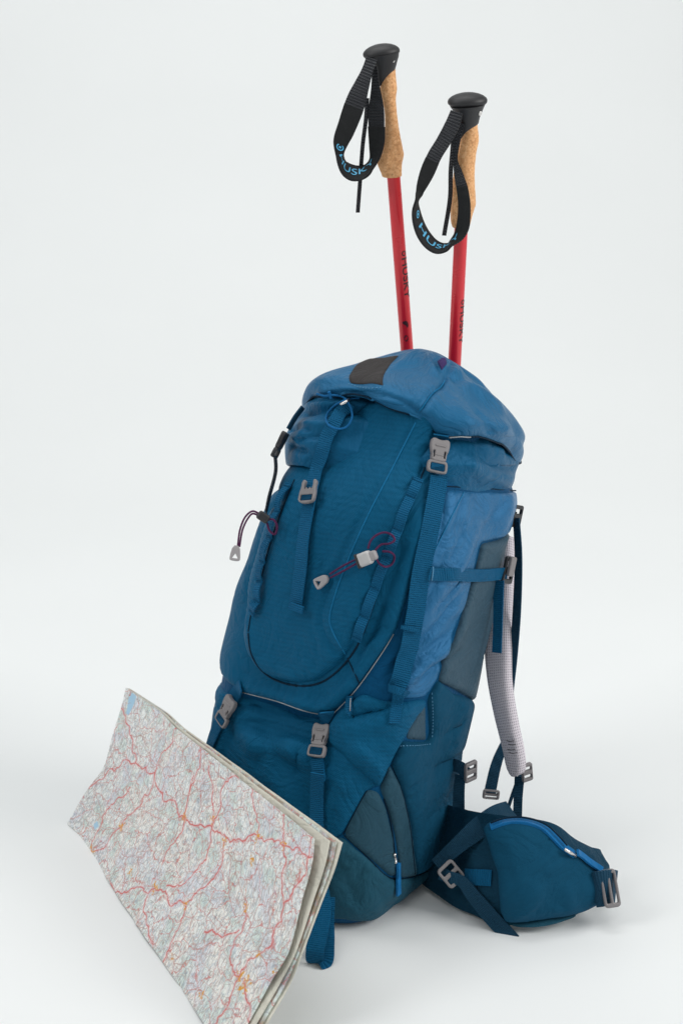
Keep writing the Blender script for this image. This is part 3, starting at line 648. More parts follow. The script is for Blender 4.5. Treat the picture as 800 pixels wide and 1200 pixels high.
# ------------------------------------------------------------------ straps laid on the pack
lidstrap_r = strap('compression_strap', [(512, 556), (507, 590), (501, 625), (491, 675), (482, 735), (474, 772), (465, 812)], .0225, .0024, M['web'], pack, lift=.0075, sm=14)
strap('strap_tail', [(470, 800), (465, 825), (461, 847)], .014, .0016, M['web'], pack, lift=.003)
strap('bar_tack', [(473, 735), (491, 738)], .0045, .0022, M['web'], pack, lift=.0035)
strap('bar_tack', [(455, 805), (476, 812)], .009, .0022, M['web'], pack, lift=.0035)
strap('strap_tab', [(517, 508), (515, 520), (513, 530)], .0185, .002, M['web'], pack, lift=.003)
buckle((513.5, 534), (516, 514), pack)
side = strap('side_strap', [(503, 672), (530, 673), (560, 674), (592, 671)], .016, .0018, M['web'], pack, lift=.0025, sm=10)
seam('strap_stitching', [(507, 665), (505, 680)], .0008, M['thread'], .0010)
fs = strap('front_strap', [(409, 472), (396, 492), (388, 504), (379, 530), (371.5, 560), (366, 585), (361.5, 612), (357, 650), (352, 690), (348, 715)], .0172, .0022, M['web'], pack, lift=.0065, sm=16)
strap('strap_end', [(350.5, 708), (348.6, 716)], .0182, .0034, M['web'], pack, lift=.004)
# open half buckle on the front strap
Mx = at_frame((361, 577), (365, 557), .006)
prong = [(-.013, -.016), (.013, -.016), (.0135, -.001), (.0115, .008), (.0125, .014), (.010, .0185), (.006, .0175), (.0075, .010), (.0055, .003), (.003, .008), (0, .003), (-.003, .008), (-.0055, .003), (-.0075, .010), (-.006, .0175), (-.010, .0185), (-.0125, .014), (-.0115, .008), (-.0135, -.001)]
hb = place('prong_buckle', plate_mesh('prong_buckle', [chaikin(np.array(prong) * .92, 2), rrect(0, -.0075, .0175, .0075, .001)], .0055, .0012), Mx, M['buckle'], pack)
place('webbing_fold', web_me, Mx @ Matrix.Translation((0, -.0068, .0010)) @ Matrix.Scale(.86, 4), M['web'], hb)
# lower front buckles with their tabs and straps
strap('strap_tab', [(284, 804), (276, 815), (272, 822)], .017, .002, M['web'], pack, lift=.003)
buckle((265, 833), (276, 812), pack, scale=.97)
strap('front_strap', [(258, 848), (252, 862), (246, 880), (240, 900)], .017, .0018, M['web'], pack, lift=.003)
strap('strap_tab', [(383, 832), (381, 840), (379, 848)], .018, .002, M['web'], pack, lift=.003)
buckle((374, 867), (380, 840), pack)
# adjuster strap: folded end under the buckle, then a long tail that reaches the floor and ends in a loop
strap('strap_fold', [(372.5, 889), (374.5, 901), (376, 913)], .0165, .0040, M['web'], pack, lift=.004)
a_ = [hit(374, 905)[0], hit(373.5, 940)[0], hit(374, 985)[0], hit(378, 1035)[0]]
a_ = [p + np.array([-.3, -.8, .2]) * .008 for p in a_]
tail = np.vstack([a_, [atd(378, 1062, 1.748), atd(374, 1092, 1.722), atd(369, 1114, 1.706), onz(370, 1128, .004), onz(379, 1126, .004), atd(381, 1106, 1.722), atd(381, 1082, 1.742), atd(382, 1052, 1.762)]])
tail = catmull(tail, 110); sd = np.tile(nrm(np.array([0.95, -0.28, -.05])), (110, 1))
ribbon('adjuster_tail', tail, sd, np.interp(np.arange(110), [0, 35, 55, 109], [.017, .018, .0225, .0225]), .0016, M['web'], pack)
# pull tab at the hem, zip pull on the corner
pt = strap('zip_tab', [(411, 815), (409.5, 837)], .009, .0018, M['web'], pack, lift=.004)
seam('tab_stitch', [(411, 818), (410, 833)], .0006, M['piping'], .0006)
zp = strap('zip_pull', [(463.5, 1010), (463.5, 1030), (463.8, 1047)], .0075, .003, M['zip'], pack, lift=.004)
cord('slider', [(462, 1001), (463, 1006), (463.3, 1012)], .0020, M['metal'], zp, .003, 12)
seam('zip_line', [(450, 936), (457, 962), (461, 990), (462, 1005)], .0012, M['dkpiping_shade'], .0004)
# stitching round the side pocket's opening
def stitches(pts, parent):
    P, Nn = laid(pts, .0008, step=.0012, sm=3); V, Fc = [], []
    for i in range(0, len(P) - 2, 4):
        a, b = P[i], P[min(i + 2, len(P) - 1)]; t = nrm(b - a); s_ = np.cross(t, Nn[i]); o = len(V)
        for p in (a, b):
            for x, y in ((-1, 0), (0, 1), (1, 0)): V.append(p + s_ * x * .0005 + Nn[i] * y * .0005)
        Fc += [(o, o + 1, o + 4, o + 3), (o + 1, o + 2, o + 5, o + 4), (o, o + 2, o + 1), (o + 3, o + 4, o + 5)]
    return mk('stitching', V, Fc, M['thread'], parent)
stitches([(506, 812), (507, 840), (506, 866)], pack); stitches([(504, 872), (488, 874), (468, 874)], pack)
stitches([(408, 450), (428, 455), (449, 454)], lid_o)

# daisy chains: flat webbing tacked down at intervals, lifted between the tacks
def daisy(pts, tacks, width):
    P, Nn = laid(pts, .0048, sm=6); n = len(P); T = nrm(np.gradient(P, axis=0)); pj = proj(P)
    k = [int(np.argmin(abs(pj[:, 1] - y))) for y in tacks]; li = np.zeros(n)
    for a, b in zip(k[:-1], k[1:]):
        if b > a: li[a:b + 1] = np.sin(np.linspace(0, math.pi, b - a + 1)) * .0045
    d = ribbon('daisy_chain', P + Nn * li[:, None], np.cross(T, Nn), width, .0016, M['web'], pack, occ=True)
    for i in k:
        i = min(max(i, 1), n - 2); tube('bar_tack', [P[i] + np.cross(T[i], Nn[i]) * s_ * width / 2 + Nn[i] * .0012 for s_ in (-1, 0, 1)], .0011, M['web'], d, 6)
daisy([(489, 562), (478, 590), (469, 615), (459, 640), (448, 668), (438, 695), (429, 720), (418, 750)], [562, 581, 618, 653, 688, 722, 748], .0125)
daisy([(341, 568), (331, 592), (320, 628), (312, 655), (308, 680), (305, 704), (297, 720)], [570, 600, 630, 657, 682, 704, 718], .011)

# cord locks with purple cords
def pull_tab(Mx, parent, mat='tab'):
    ol = np.array([(-.0042, .009), (.0042, .009), (.0066, -.006), (.0055, -.0095), (-.0055, -.0095), (-.0066, -.006)]); tri = np.array([(-.0034, -.0062), (.0034, -.0062), (0, -.0005)])
    return place('pull_tab', plate_mesh('pull_tab', [chaikin(ol, 1), tri], .0045, .001), Mx, M[mat], parent)
cl = empty('tmp', (0, 0, 0), 'x', 'x'); bpy.data.objects.remove(cl)
l, n_ = hit(427, 655); Mx = at_frame((427, 655), (417, 659), .010)
lock = place('cord_lock', plate_mesh('cord_lock', [rrect(0, 0, .0165, .019, .0035)], .011, .0028), Mx, M['lockpale'], pack)
place('lock_band', plate_mesh('lock_band', [rrect(0, .0078, .0180, .0040, .0012)], .0125, .0012), Mx, M['buckledk'], lock)
place('lock_button', plate_mesh('lock_button', [rrect(0, -.0125, .0115, .009, .003)], .008, .002), Mx, M['tab'], lock)
cord('elastic_cord', [(416, 656, .006), (402, 663, .006), (386, 673, .006)], .0012, M['purple'], lock, .003, 20)
cord('elastic_cord', [(418, 660, .006), (404, 668, .006), (387, 677, .006)], .0012, M['purple'], lock, .003, 20)
pull_tab(at_frame((377, 681), (388, 674), .006) @ Matrix.Scale(1.12, 4), lock)
cord('elastic_cord', [(431, 643, .006), (434, 634, .004), (441, 627, .003), (451, 624, .003), (460, 628, .003), (462, 633, .003), (456, 637, .003), (447, 638, .004), (441, 643, .006), (438, 650, .006)], .0013, M['purple'], lock, .003)
cord('elastic_cord', [(440, 652, .006), (444, 660, .003), (451, 664, .003), (459, 661, .003), (462, 653, .003), (457, 647, .003), (448, 646, .003)], .0013, M['purple'], lock, .003)
dL = proj(hit(318, 612)[0])[2]
Mx = frame(atd(308.5, 606, dL - .012), atd(316, 611, dL) - atd(301, 601, dL), -ray(308, 606))
lock2 = place('cord_lock', plate_mesh('cord_lock_dark', [rrect(0, 0, .0115, .016, .003)], .011, .0025), Mx, M['buckledk'], pack)
def free_cord(name, pts, r, mat, parent, n=50): return tube(name, catmull([atd(*p) for p in pts], n), r, mat, parent)
for dx in (0, 3.0):
    free_cord('elastic_cord', [(304 + dx * .3, 602 + dx, dL - .012), (296, 599 + dx, dL - .012), (288 + dx, 605 + dx * .6, dL - .012), (281.5 + dx, 620, dL - .012), (278.5 + dx * .7, 641, dL - .012)], .0013, M['purple'], lock2)
pull_tab(frame(atd(276, 648, dL - .012), atd(277, 640, dL) - atd(275, 656, dL), -ray(276, 648)) @ Matrix.Scale(1.05, 4), lock2)
free_cord('elastic_cord', [(313, 609, dL - .012), (320, 609, dL - .014), (324.5, 616, dL - .014), (322, 626, dL - .012), (316, 622, dL - .010), (313, 613, dL - .010)], .0014, M['purple'], lock2)
# blue cord ring hanging from the lid's front
ring = [(421, 466), (412, 467), (402, 470), (391, 476), (383.5, 485), (382.5, 494), (388, 500), (397, 502.5), (406, 500), (412, 491), (411.5, 480), (407, 471), (401, 465), (390, 463), (380, 464), (371, 461.5)]
cord('cord_ring', [(x, y, .004) for x, y in ring], .0014, M['cordblue'], pack, .003, 90)
cord('cord_end', [(399, 474, .006), (405, 471, .007), (409, 468, .006)], .0021, M['metal'], pack, .003, 12)
cord('cord_knot', [(385, 459, .004), (387, 463, .005), (388, 467, .004)], .0022, M['cordblue'], pack, .002, 10)

# lid strap and buckle seen edge-on at the far side
dB = proj(collar.ev(collar.path([(341, 512)]))[0])[2] - .012
free_strap = edge_ribbon('lid_strap', [(353, 476, dB), (344, 488, dB), (336, 502, dB)], [(357, 478, dB + .014), (348, 490, dB + .014), (339.5, 504, dB + .014)], .002, M['webdark'], pack, 16)
Mx = frame(atd(328, 521, dB + .005), atd(336, 505, dB) - atd(320, 537, dB), np.cross(atd(336, 505, dB) - atd(320, 537, dB), Fv + .25 * Rv))
dk = [m.copy() for m in (BK_F, BK_L)]
for m in dk: m.materials.clear(); m.materials.append(M['buckledk'])
Mx = Mx @ Matrix.Scale(.85, 4); b3 = place('buckle', dk[0], Mx, M['buckledk'], pack); place('ladder', dk[1], Mx, M['buckledk'], b3)
edge_ribbon('lid_strap', [(321, 534, dB), (321.5, 552, dB), (314, 582, dB - .005), (310.5, 600, dB - .01)], [(324, 534, dB + .016), (324.5, 552, dB + .016), (317, 582, dB + .012), (312.5, 600, dB)], .0016, M['strapblk'], pack, 30)

# ------------------------------------------------------------------ back of the pack: compression buckle, load straps, shoulder strap
def prism_buckle(name, c, d, depth, nrm_, w, h, mat, parent, hole=True):
    Mx = frame(atd(c[0], c[1], depth), atd(d[0], d[1], depth) - atd(c[0], c[1], depth), np.asarray(nrm_, float))
    ol = [rrect(0, 0, w, h, .003)]
    if hole: ol += [rrect(0, h * .22, w * .68, h * .2, .001), rrect(0, -h * .22, w * .68, h * .2, .001)]
    o = place(name, plate_mesh(name, ol, .005, .0014), Mx, M[mat], parent); return o
dS = proj(hit(588, 671)[0])[2] + .01
nb = nrm(u * .9 - v * .15)
prism_buckle('side_buckle', (595.5, 668), (598, 650), dS, nb, .022, .036, 'buckledk', pack)
prism_buckle('buckle_clip', (599, 664), (601, 648), dS - .006, nb, .012, .026, 'buckle', pack, False)
edge_ribbon('strap_tail', [(578, 684, dS), (578, 720, dS), (576.5, 765, dS)], [(589, 676, dS - .008), (588.5, 720, dS - .008), (587, 765, dS - .008)], .0018, M['web'], pack, 24)
dT = dS + .03
prism_buckle('load_buckle', (605, 605), (607, 590), dT, nb, .020, .030, 'buckledk', pack)
edge_ribbon('load_strap', [(601, 608, dT), (603, 650, dT), (601, 710, dT), (597, 760, dT), (590, 810, dT)], [(608, 606, dT - .01), (611, 650, dT - .01), (610, 710, dT - .01), (606, 765, dT - .01), (601, 812, dT - .01)], .0018, M['webdark'], pack, 40)
edge_ribbon('load_strap', [(585, 590, dT), (596, 598, dT), (604, 600, dT)], [(585, 602, dT), (596, 608, dT), (605, 610, dT)], .0018, M['webdark'], pack, 12)
dP = dS + .045
sh = edge_ribbon('shoulder_strap', [(585, 630, dP + .05), (573, 690, dP + .03), (569, 745, dP + .01), (572, 783, dP), (580, 827, dP - .01), (590, 872, dP - .015), (598, 912, dP - .015)],
                 [(600, 632, dP + .03), (600, 690, dP + .005), (598.5, 757, dP - .02), (598, 808, dP - .03), (605, 852, dP - .04), (612, 882, dP - .04), (613, 904, dP - .035)], .018, M['pad'], pack, 90, occ=True, rnd=True, taper=True)
for y, x0, x1 in ((868, 593, 602), (872, 595, 604), (878, 594, 603), (882, 596, 605)):
    tube('loop_stitch', [atd(x0, y, dP - .046), atd((x0 + x1) / 2, y + 1, dP - .048), atd(x1, y, dP - .046)], .0006, M['buckledk'], sh, 6)
prism_buckle('strap_buckle', (617, 905), (614, 893), dP - .02, nrm(u * .8 - v * .5), .016, .026, 'buckle', pack)
edge_ribbon('lower_webbing', [(603, 912, dP - .01), (601.5, 932, dP - .01), (600.5, 962, dP - .01)], [(614, 908, dP - .012), (612, 932, dP - .012), (611, 962, dP - .012)], .0018, M['webdark'], pack, 16)
edge_ribbon('lower_webbing', [(611, 900, dP), (602, 920, dP), (590, 955, dP)], [(613, 903, dP), (605, 923, dP), (594, 956, dP)], .0016, M['webdark'], pack, 16)
dQ = dP + .12
edge_ribbon('lower_webbing', [(588, 866, dQ), (575, 895, dQ), (566, 930, dQ)], [(597, 868, dQ), (588, 893, dQ), (580, 932, dQ)], .0018, M['webdark'], pack, 16)
prism_buckle('strap_hook', (575, 931), (576, 920), dQ - .01, nrm(u * .5 - v * .8), .024, .014, 'buckle', pack)
dR = dS + .015
prism_buckle('belt_buckle', (551, 904), (546, 888), dR, nrm(u * .9 - v * .35 - Z * .1), .020, .030, 'buckle', pack)
edge_ribbon('belt_webbing', [(528, 888, dR + .01), (540, 892, dR), (549, 900, dR)], [(526, 903, dR + .01), (537, 906, dR), (546, 914, dR)], .0018, M['webdark'], pack, 12)
edge_ribbon('belt_webbing', [(533, 908, dR + .006), (531, 925, dR + .006), (530, 955, dR + .006)], [(545, 908, dR), (544, 925, dR), (544, 955, dR)], .0018, M['webdark'], pack, 12)

# ------------------------------------------------------------------ hip belt
bot = np.array([(.075, 1.735, .006), (.115, 1.665, .006), (.160, 1.605, .006), (.212, 1.577, .006), (.280, 1.590, .010), (.335, 1.625, .022), (.352, 1.655, .03)])
topp = np.array([atd(500, 935, 1.93), atd(527, 944, 1.88), atd(556, 951, 1.835), atd(598, 957, 1.80), atd(642, 963, 1.81), atd(686, 990, 1.845), atd(703, 996, 1.87)])
def belt_fn(S, T):
    s = np.unique(S); bq = catmull(bot, 200); tq = catmull(topp, 200); k = np.linspace(0, .36, 200)
    B = np.stack([np.interp(S, k, bq[:, i]) for i in range(3)], -1); Tt = np.stack([np.interp(S, k, tq[:, i]) for i in range(3)], -1); t = (T / .14)[..., None]
    return B * (1 - t) + Tt * t + np.array([.25, -.9, 0]) * (.012 * np.sin(t * math.pi))
belt = Surf(belt_fn, np.linspace(0, .36, 160), np.linspace(0, .14, 70))
if belt.N[35, 80] @ np.array([0, -1, 0]) < 0: belt.flip = True
belt.set(belt.folds([([(520, 1000), (540, 1050), (560, 1080)], -.004, .012), ([(545, 960), (555, 1010), (575, 1060)], .004, .012)]) + .0008 * wnoise(belt.S, belt.T, .06, 40))
def solid_patch(name, S, th, mat, parent):
    nt, ns = S.S.shape; A = S.P.reshape(-1, 3); B = (S.P - S.N * th).reshape(-1, 3); n = nt * ns
    Fc = [(j * ns + i, j * ns + i + 1, (j + 1) * ns + i + 1, (j + 1) * ns + i) for j in range(nt - 1) for i in range(ns - 1)]
    if S.flip: Fc = [f[::-1] for f in Fc]
    Fb = [tuple(n + k for k in f[::-1]) for f in Fc]
    ed = [j * ns for j in range(nt)] + [(nt - 1) * ns + i for i in range(1, ns)] + [j * ns + ns - 1 for j in range(nt - 2, -1, -1)] + [i for i in range(ns - 2, 0, -1)]
    sdf = [(ed[k], ed[(k + 1) % len(ed)], n + ed[(k + 1) % len(ed)], n + ed[k]) for k in range(len(ed))]
    if S.flip: sdf = [f[::-1] for f in sdf]
    UV = np.tile(np.stack([S.S.ravel(), S.T.ravel()], 1), (2, 1)); o = mk(name, np.vstack([A, B]), Fc + Fb + sdf, mat, parent, uv=UV, occ=True)
    o.data.set_sharp_from_angle(angle=math.radians(55)); return o
hb = solid_patch('hip_belt', belt, .012, M['beltdark'], pack)
pkt = panel('belt_pocket', belt, [(570, 970), (576, 962), (610, 961), (640, 969), (660, 990), (690, 1012), (703, 1022), (703, 1062), (676, 1067), (640, 1074), (592, 1080), (586, 1066), (584, 1022), (574, 990)], .020, M['stretch'], hb, edge=.020, dome=.010, rough=0.0015, seed=44, step=.0035,
            fold=[([(592, 1075), (600, 1040), (590, 1000)], -.003, .008), ([(610, 1070), (620, 1040)], .003, .008), ([(660, 1065), (655, 1040)], .003, .008)])
panel('pocket_base', belt, [(588, 1079), (640, 1073), (676, 1066), (704, 1060), (694, 1070), (660, 1084), (620, 1089), (603, 1090)], .016, M['base'], hb, edge=.010, step=.0035, rough=0.0009, seed=45)
strap('pocket_zip', [(575, 970), (590, 965), (612, 964), (635, 971), (648, 982), (658, 992), (672, 1002)], .0085, .004, M['zip'], pkt, lift=.0015, sm=4)
seam_z = laid([(576, 967), (592, 962), (612, 961), (637, 968), (651, 980), (662, 992)], .004, sm=4)[0]; tube('zip_coil', seam_z, .0012, M['dkpiping_shade'], pkt, 6)
cord('zip_slider', [(661, 995, .003), (667, 999, .004), (674, 1003, .003)], .0022, M['metal'], pkt, .002, 12)
strap('zip_pull', [(674, 1000), (688, 1011), (703, 1021)], .0085, .003, M['zip'], pkt, lift=.004)
strap('belt_loop', [(546, 1027), (560, 1028), (576, 1029)], .020, .0018, M['web'], hb, lift=.002)
# the belt's crossing strap, its steel slider and the loose end on the floor
d0 = proj(hit(540, 1000)[0])[2]
edge_ribbon('stabiliser_strap', [(594, 939, d0 + .045), (574, 946, d0 + .012), (551, 963, d0 - .008), (530, 984, d0 - .014), (508, 1006, d0 - .010)], [(603, 958, d0 + .030), (588, 967, d0 - .002), (566, 982, d0 - .022), (540, 1000, d0 - .024), (514, 1022, d0 - .014)], .0022, M['webdark'], hb, 40, occ=True)
Mx = frame(atd(528, 1024, d0 - .03), atd(534, 1010, d0 - .03) - atd(522, 1038, d0 - .03), nrm(-ray(528, 1024) + .3 * Rv)) @ Matrix.Rotation(math.radians(62), 4, 'Z')
sl = place('slider_frame', plate_mesh('slider_frame', [rrect(0, 0, .026, .030, .005), rrect(0, .0065, .019, .0075, .0015), rrect(0, -.0065, .019, .0075, .0015)], .004, .0014), Mx, M['buckle'], hb)
edge_ribbon('loose_strap', [(519, 1018, d0 - .024), (530, 1022, d0 - .032), (545, 1028, d0 - .036), (560, 1044, d0 - .042), (585, 1072, d0 - .052), (608, 1097, d0 - .062)], [(512, 1030, d0 - .024), (522, 1034, d0 - .030), (535, 1037, d0 - .034), (549, 1056, d0 - .040), (573, 1086, d0 - .050), (596, 1109, d0 - .060)], .0020, M['webdark'], hb, 40)
# end of the belt: folded webbing in a grey slider
de = proj(hit(698, 1040)[0])[2]
edge_ribbon('end_webbing', [(694, 1024, de + .004), (703, 1021, de - .004), (712, 1019, de - .002), (720, 1020, de + .012)], [(694, 1063, de + .004), (703, 1062, de - .004), (712, 1061, de - .002), (720, 1060, de + .012)], .004, M['webdark'], hb, 24)
Mx = frame(atd(714, 1041, de - .004), atd(712, 1020, de) - atd(716, 1062, de), nrm(-ray(715, 1040) + .35 * Rv))
place('end_slider', plate_mesh('end_slider', [rrect(0, 0, .021, .047, .005), rrect(-.0045, 0, .0058, .036, .0015), rrect(.0045, 0, .0058, .036, .0015)], .006, .0016), Mx, M['buckle'], hb)

# ------------------------------------------------------------------ trekking poles
def ring_loft(name, rings, mat, parent, k=28, cap0=True, cap1=True):
    V = [p for r in rings for p in r]; n = len(rings)
    Fc = [(i * k + j, i * k + (j + 1) % k, (i + 1) * k + (j + 1) % k, (i + 1) * k + j) for i in range(n - 1) for j in range(k)]
    if cap0: Fc.append(tuple(range(k))[::-1])
    if cap1: Fc.append(tuple((n - 1) * k + j for j in range(k)))
    V = np.array(V); c = V.mean(0)
    o = mk(name, V, Fc, mat, parent, smooth=True); bm = bmesh.new(); bm.from_mesh(o.data); bmesh.ops.recalc_face_normals(bm, faces=bm.faces); bm.to_mesh(o.data); bm.free()
    o.data.set_sharp_from_angle(angle=math.radians(60)); return o
def pole(label, top, low, dtop, dlow, cork_rows, sleeve, cap, hole, extra, text, emblem):
    T_, L_ = atd(*top, dtop), atd(*low, dlow); ax = nrm(T_ - L_)
    end = L_ - ax * extra
    root = empty('trekking_pole', tuple(end), label, 'trekking pole')
    dep = lambda y: 1 / (1 / dtop + (1 / dlow - 1 / dtop) * (y - top[1]) / (low[1] - top[1]))
    sidev = nrm(Rv - (Rv @ ax) * ax); fwd = np.cross(sidev, ax); fwd = fwd if fwd @ Fv < 0 else -fwd   # fwd points at the camera
    K = 28; an = np.linspace(0, 2 * math.pi, K + 1)[:-1]
    def ring(xl, yl, xr, yr, squash=1.0, slant=0.0):
        d = dep((yl + yr) / 2); a, b = atd(xl, yl, d), atd(xr, yr, d); c = (a + b) / 2; h = (b - a) / 2; r = np.linalg.norm(h)
        return [c + h * math.cos(t) + fwd * r * squash * math.sin(t) + ax * slant * (math.cos(t)) for t in an]
    rs = .0088
    s_lo, s_hi = end, atd(*text['top'], dep(text['top'][1])) + ax * .02
    sh_ = ring_loft('shaft', [[c + rs * (math.cos(t) * sidev + math.sin(t) * fwd) for t in an] for c in (s_lo, (s_lo + s_hi) / 2, s_hi)], M['red'], root)
    rows = np.array(cork_rows, float); m = catmull(rows, 46)
    rr = []
    for i, r in enumerate(m):
        fi = i / 45; e = [np.array(p) for p in ring(*r)]; c = np.mean(e, 0)
        k = 1 - .012 * max(0, math.sin(i * 1.55)) * (1 if 8 < i < 32 else 0)       # finger ridges
        rr.append([c + (p - c) * k for p in e])
    rr.append([np.mean(rr[-1], 0) + (p - np.mean(rr[-1], 0)) * .9 - ax * .0006 for p in rr[-1]])
    gr = ring_loft('cork_grip', rr, M['cork'], root)
    # black sleeve under the head, lower on the strap side, and the domed head
    s_r = []
    for (xl, yl, xr, yr) in sleeve: s_r.append(ring(xl, yl, xr, yr))
    sleeve_o = ring_loft('grip_sleeve', s_r, M['blk'], root)
    (xl, yl), (xr, yr), ty = cap; d = dep((yl + yr) / 2); a, b = atd(xl, yl, d), atd(xr, yr, d); c = (a + b) / 2; h = (b - a) / 2; r = np.linalg.norm(h); hh = nrm(h); axc = nrm(np.cross(hh, fwd)); axc = axc if axc @ ax > 0 else -axc
    prof = [(.52, -.0115), (.72, -.0085), (.90, -.0045), (.985, -.0022), (1.0, -.0002), (.985, .0018), (.93, .0038), (.80, .0062), (.6, .0084), (.36, .0099), (.12, .0106)]
    cp = ring_loft('grip_head', [[c + r * k * (hh * math.cos(t) + fwd * .80 * math.sin(t)) + axc * z for t in an] for k, z in prof], M['blk'], root)
    hd = atd(hole[0], hole[1], dep(hole[1])) + fwd * .0108
    place('rivet', plate_mesh('rivet', [rrect(0, 0, .0042, .0056, .002)], .003, .0008), frame(hd, ax, nrm(fwd + .5 * sidev)), M['metal'], root)
    # printed name, running down the shaft
    tV, tF = text_mesh('HUSKY', .0098, .0002, 1.35)
    y0, y1 = text['y']; pt_ = lambda y: atd(np.interp(y, [text['top'][1], low[1]], [text['top'][0], low[0]]), y, dep(y))
    cc = pt_((y0 + y1) / 2); Lh = np.linalg.norm(pt_(y0) - pt_(y1)) / 2; sc = Lh / abs(tV[:, 0]).max() * .86
    P = []
    for x, y in tV:
        ang = math.radians(text['ang']) + y * sc / rs; P.append(cc - ax * (x * sc + Lh * .12) + (rs + .00025) * (math.sin(ang) * sidev + math.cos(ang) * fwd))
    mk('shaft_lettering', P, tF, M['textblack'], sh_, smooth=False)
    P, Fc = [], []
    for i in range(20):
        t = i / 20 * 2 * math.pi
        for q in (.0038, .0022):
            ang = math.radians(text['ang']) + q * math.sin(t) / rs; P.append(cc + ax * (Lh * .86 + q * math.cos(t)) + (rs + .00025) * (math.sin(ang) * sidev + math.cos(ang) * fwd))
    Fc = [(2 * i, 2 * ((i + 1) % 20), 2 * ((i + 1) % 20) + 1, 2 * i + 1) for i in range(20)]; mk('shaft_emblem', P, Fc, M['textblack'], sh_, smooth=False)
    for (y, pts) in emblem:
        P = []
        for x, z in chaikin(pts, 1): 
            ang = x / rs; P.append(pt_(y) + ax * z + (rs + .00025) * (math.sin(ang) * sidev + math.cos(ang) * fwd))
        mk('shaft_emblem', P, [tuple(range(len(P)))], M['textblack'], sh_, smooth=False)
    return root, dep, fwd, ax
def wrist(root, dep, outer, inner, off, split, tail, tw, txt, txt_rng, flip):
    """wrist loop from its two edges; off = how far each edge stands in front of the pole's own depth"""
    A = [(x, y, dep(y) - o[0]) for (x, y), o in zip(outer, off)]; B = [(x, y, dep(y) - o[1]) for (x, y), o in zip(inner, off)]
    n = 150; a = catmull([atd(*p) for p in A], n); b = catmull([atd(*p) for p in B], n)
    def part(nm, i0, i1, th, mat, par): return ribbon(nm, (a[i0:i1] + b[i0:i1]) / 2, nrm(b[i0:i1] - a[i0:i1]), np.linalg.norm(b[i0:i1] - a[i0:i1], axis=1), th, mat, par, puff=.2)
    i0, i1 = int(split[0] * n), int(split[1] * n)
    w = part('wrist_strap', i0, i1, .0030, M['padblk'], root); part('strap_webbing', 0, i0 + 3, .0018, M['strapblk'], w); part('strap_webbing', i1 - 3, n, .0018, M['strapblk'], w)
    tube('edge_binding', a[i0:i1], .0011, M['strapblk'], w, 6); tube('edge_binding', b[i0:i1], .0011, M['strapblk'], w, 6)
    ribbon('strap_end', catmull([atd(x, y, dep(y) - .010) for x, y in tail], 30), np.tile(nrm(Rv + .3 * Fv), (30, 1)), tw, .0016, M['strapblk'], root)
    if txt:
        tV, tF = text_mesh(txt, .02, .0001, 1.0); lo, hi = tV.min(0), tV.max(0); q = (tV - lo) / (hi - lo)
        P = []
        for x, y in q:
            f = (txt_rng[0] + (txt_rng[1] - txt_rng[0]) * x) * (n - 1); i = min(int(f), n - 2); k = f - i
            pa = a[i] * (1 - k) + a[i + 1] * k; pb = b[i] * (1 - k) + b[i + 1] * k; y2 = .29 + .42 * y
            if flip: y2 = 1 - y2
            tn = nrm(a[i + 1] - a[i]); nn = nrm(np.cross(tn, pb - pa)); nn = nn if nn @ Fv < 0 else -nn
            P.append(pa * y2 + pb * (1 - y2) + nn * .0023)
        mk('strap_lettering', P, tF, M['textblue'], w, smooth=False)
        i = int((txt_rng[0] - .035) * n); c_ = a[i] * .5 + b[i] * .5; ex = nrm(a[i + 1] - a[i]); ey = nrm(b[i] - a[i]); nn = nrm(np.cross(ex, ey)); nn = nn if nn @ Fv < 0 else -nn; P, Fc = [], []
        for k in range(20):
            t = k / 20 * 2 * math.pi
            for q in (.0046, .0032, .0016): P.append(c_ + q * (ex * math.cos(t) + ey * math.sin(t)) + nn * .0025)
        Fc = [(3 * k, 3 * ((k + 1) % 20), 3 * ((k + 1) % 20) + 1, 3 * k + 1) for k in range(20)] + [tuple(3 * k + 2 for k in range(20))]
        mk('strap_emblem', P, Fc, M['textblue'], w, smooth=False)
    return w
# pole on the left in the photograph
o5 = lambda L, ox, oy, k: [(ox + x / k, oy + y / k) for x, y in L]
tilt = [(-.010, -.006), (-.006, -.001)]
p1, dep1, fw1, ax1 = pole('red trekking pole with cork grip, its black wrist loop hanging clear beside the grip', (461, 207), (476.5, 408), 1.86, 1.965,
     [(447.5, 206.5, 470.5, 205.5), (446, 202, 470.5, 200), (442, 192, 471, 191), (443.5, 184, 473, 182), (447.5, 176, 472, 175), (450, 160, 469, 160), (450.8, 145, 466.5, 145), (450, 128, 464.5, 128), (447.5, 115, 463.8, 114), (445.5, 106, 465, 104), (445.5, 98, 464.5, 98), (447, 88, 463.5, 88), (448, 78, 463, 78)],
     [(443.5, 101, 451, 98), (441.5, 94, 456, 91), (440, 84, 463, 81), (438, 76, 464.8, 74), (433, 68, 467, 66), (428.5, 65, 467.5, 60)], ((425, 64.5), (468.3, 58.5), 52), (460, 69), .10,
     dict(top=(461, 207), y=(292, 349), ang=42), [(378, [(-.004, .004), (.002, .006), (.005, 0), (.003, -.006), (.001, -.001), (-.003, .001)]), (394, [(-.004, 0), (0, .006), (.004, 0), (0, -.006)])])
out1 = o5([(268, 150), (235, 240), (190, 330), (150, 405), (95, 560), (62, 680), (75, 770), (95, 850), (125, 905), (180, 935), (245, 920), (300, 868), (350, 795), (378, 700), (383, 600), (380, 480), (352, 330), (330, 200)], 380, 40, 5.45)
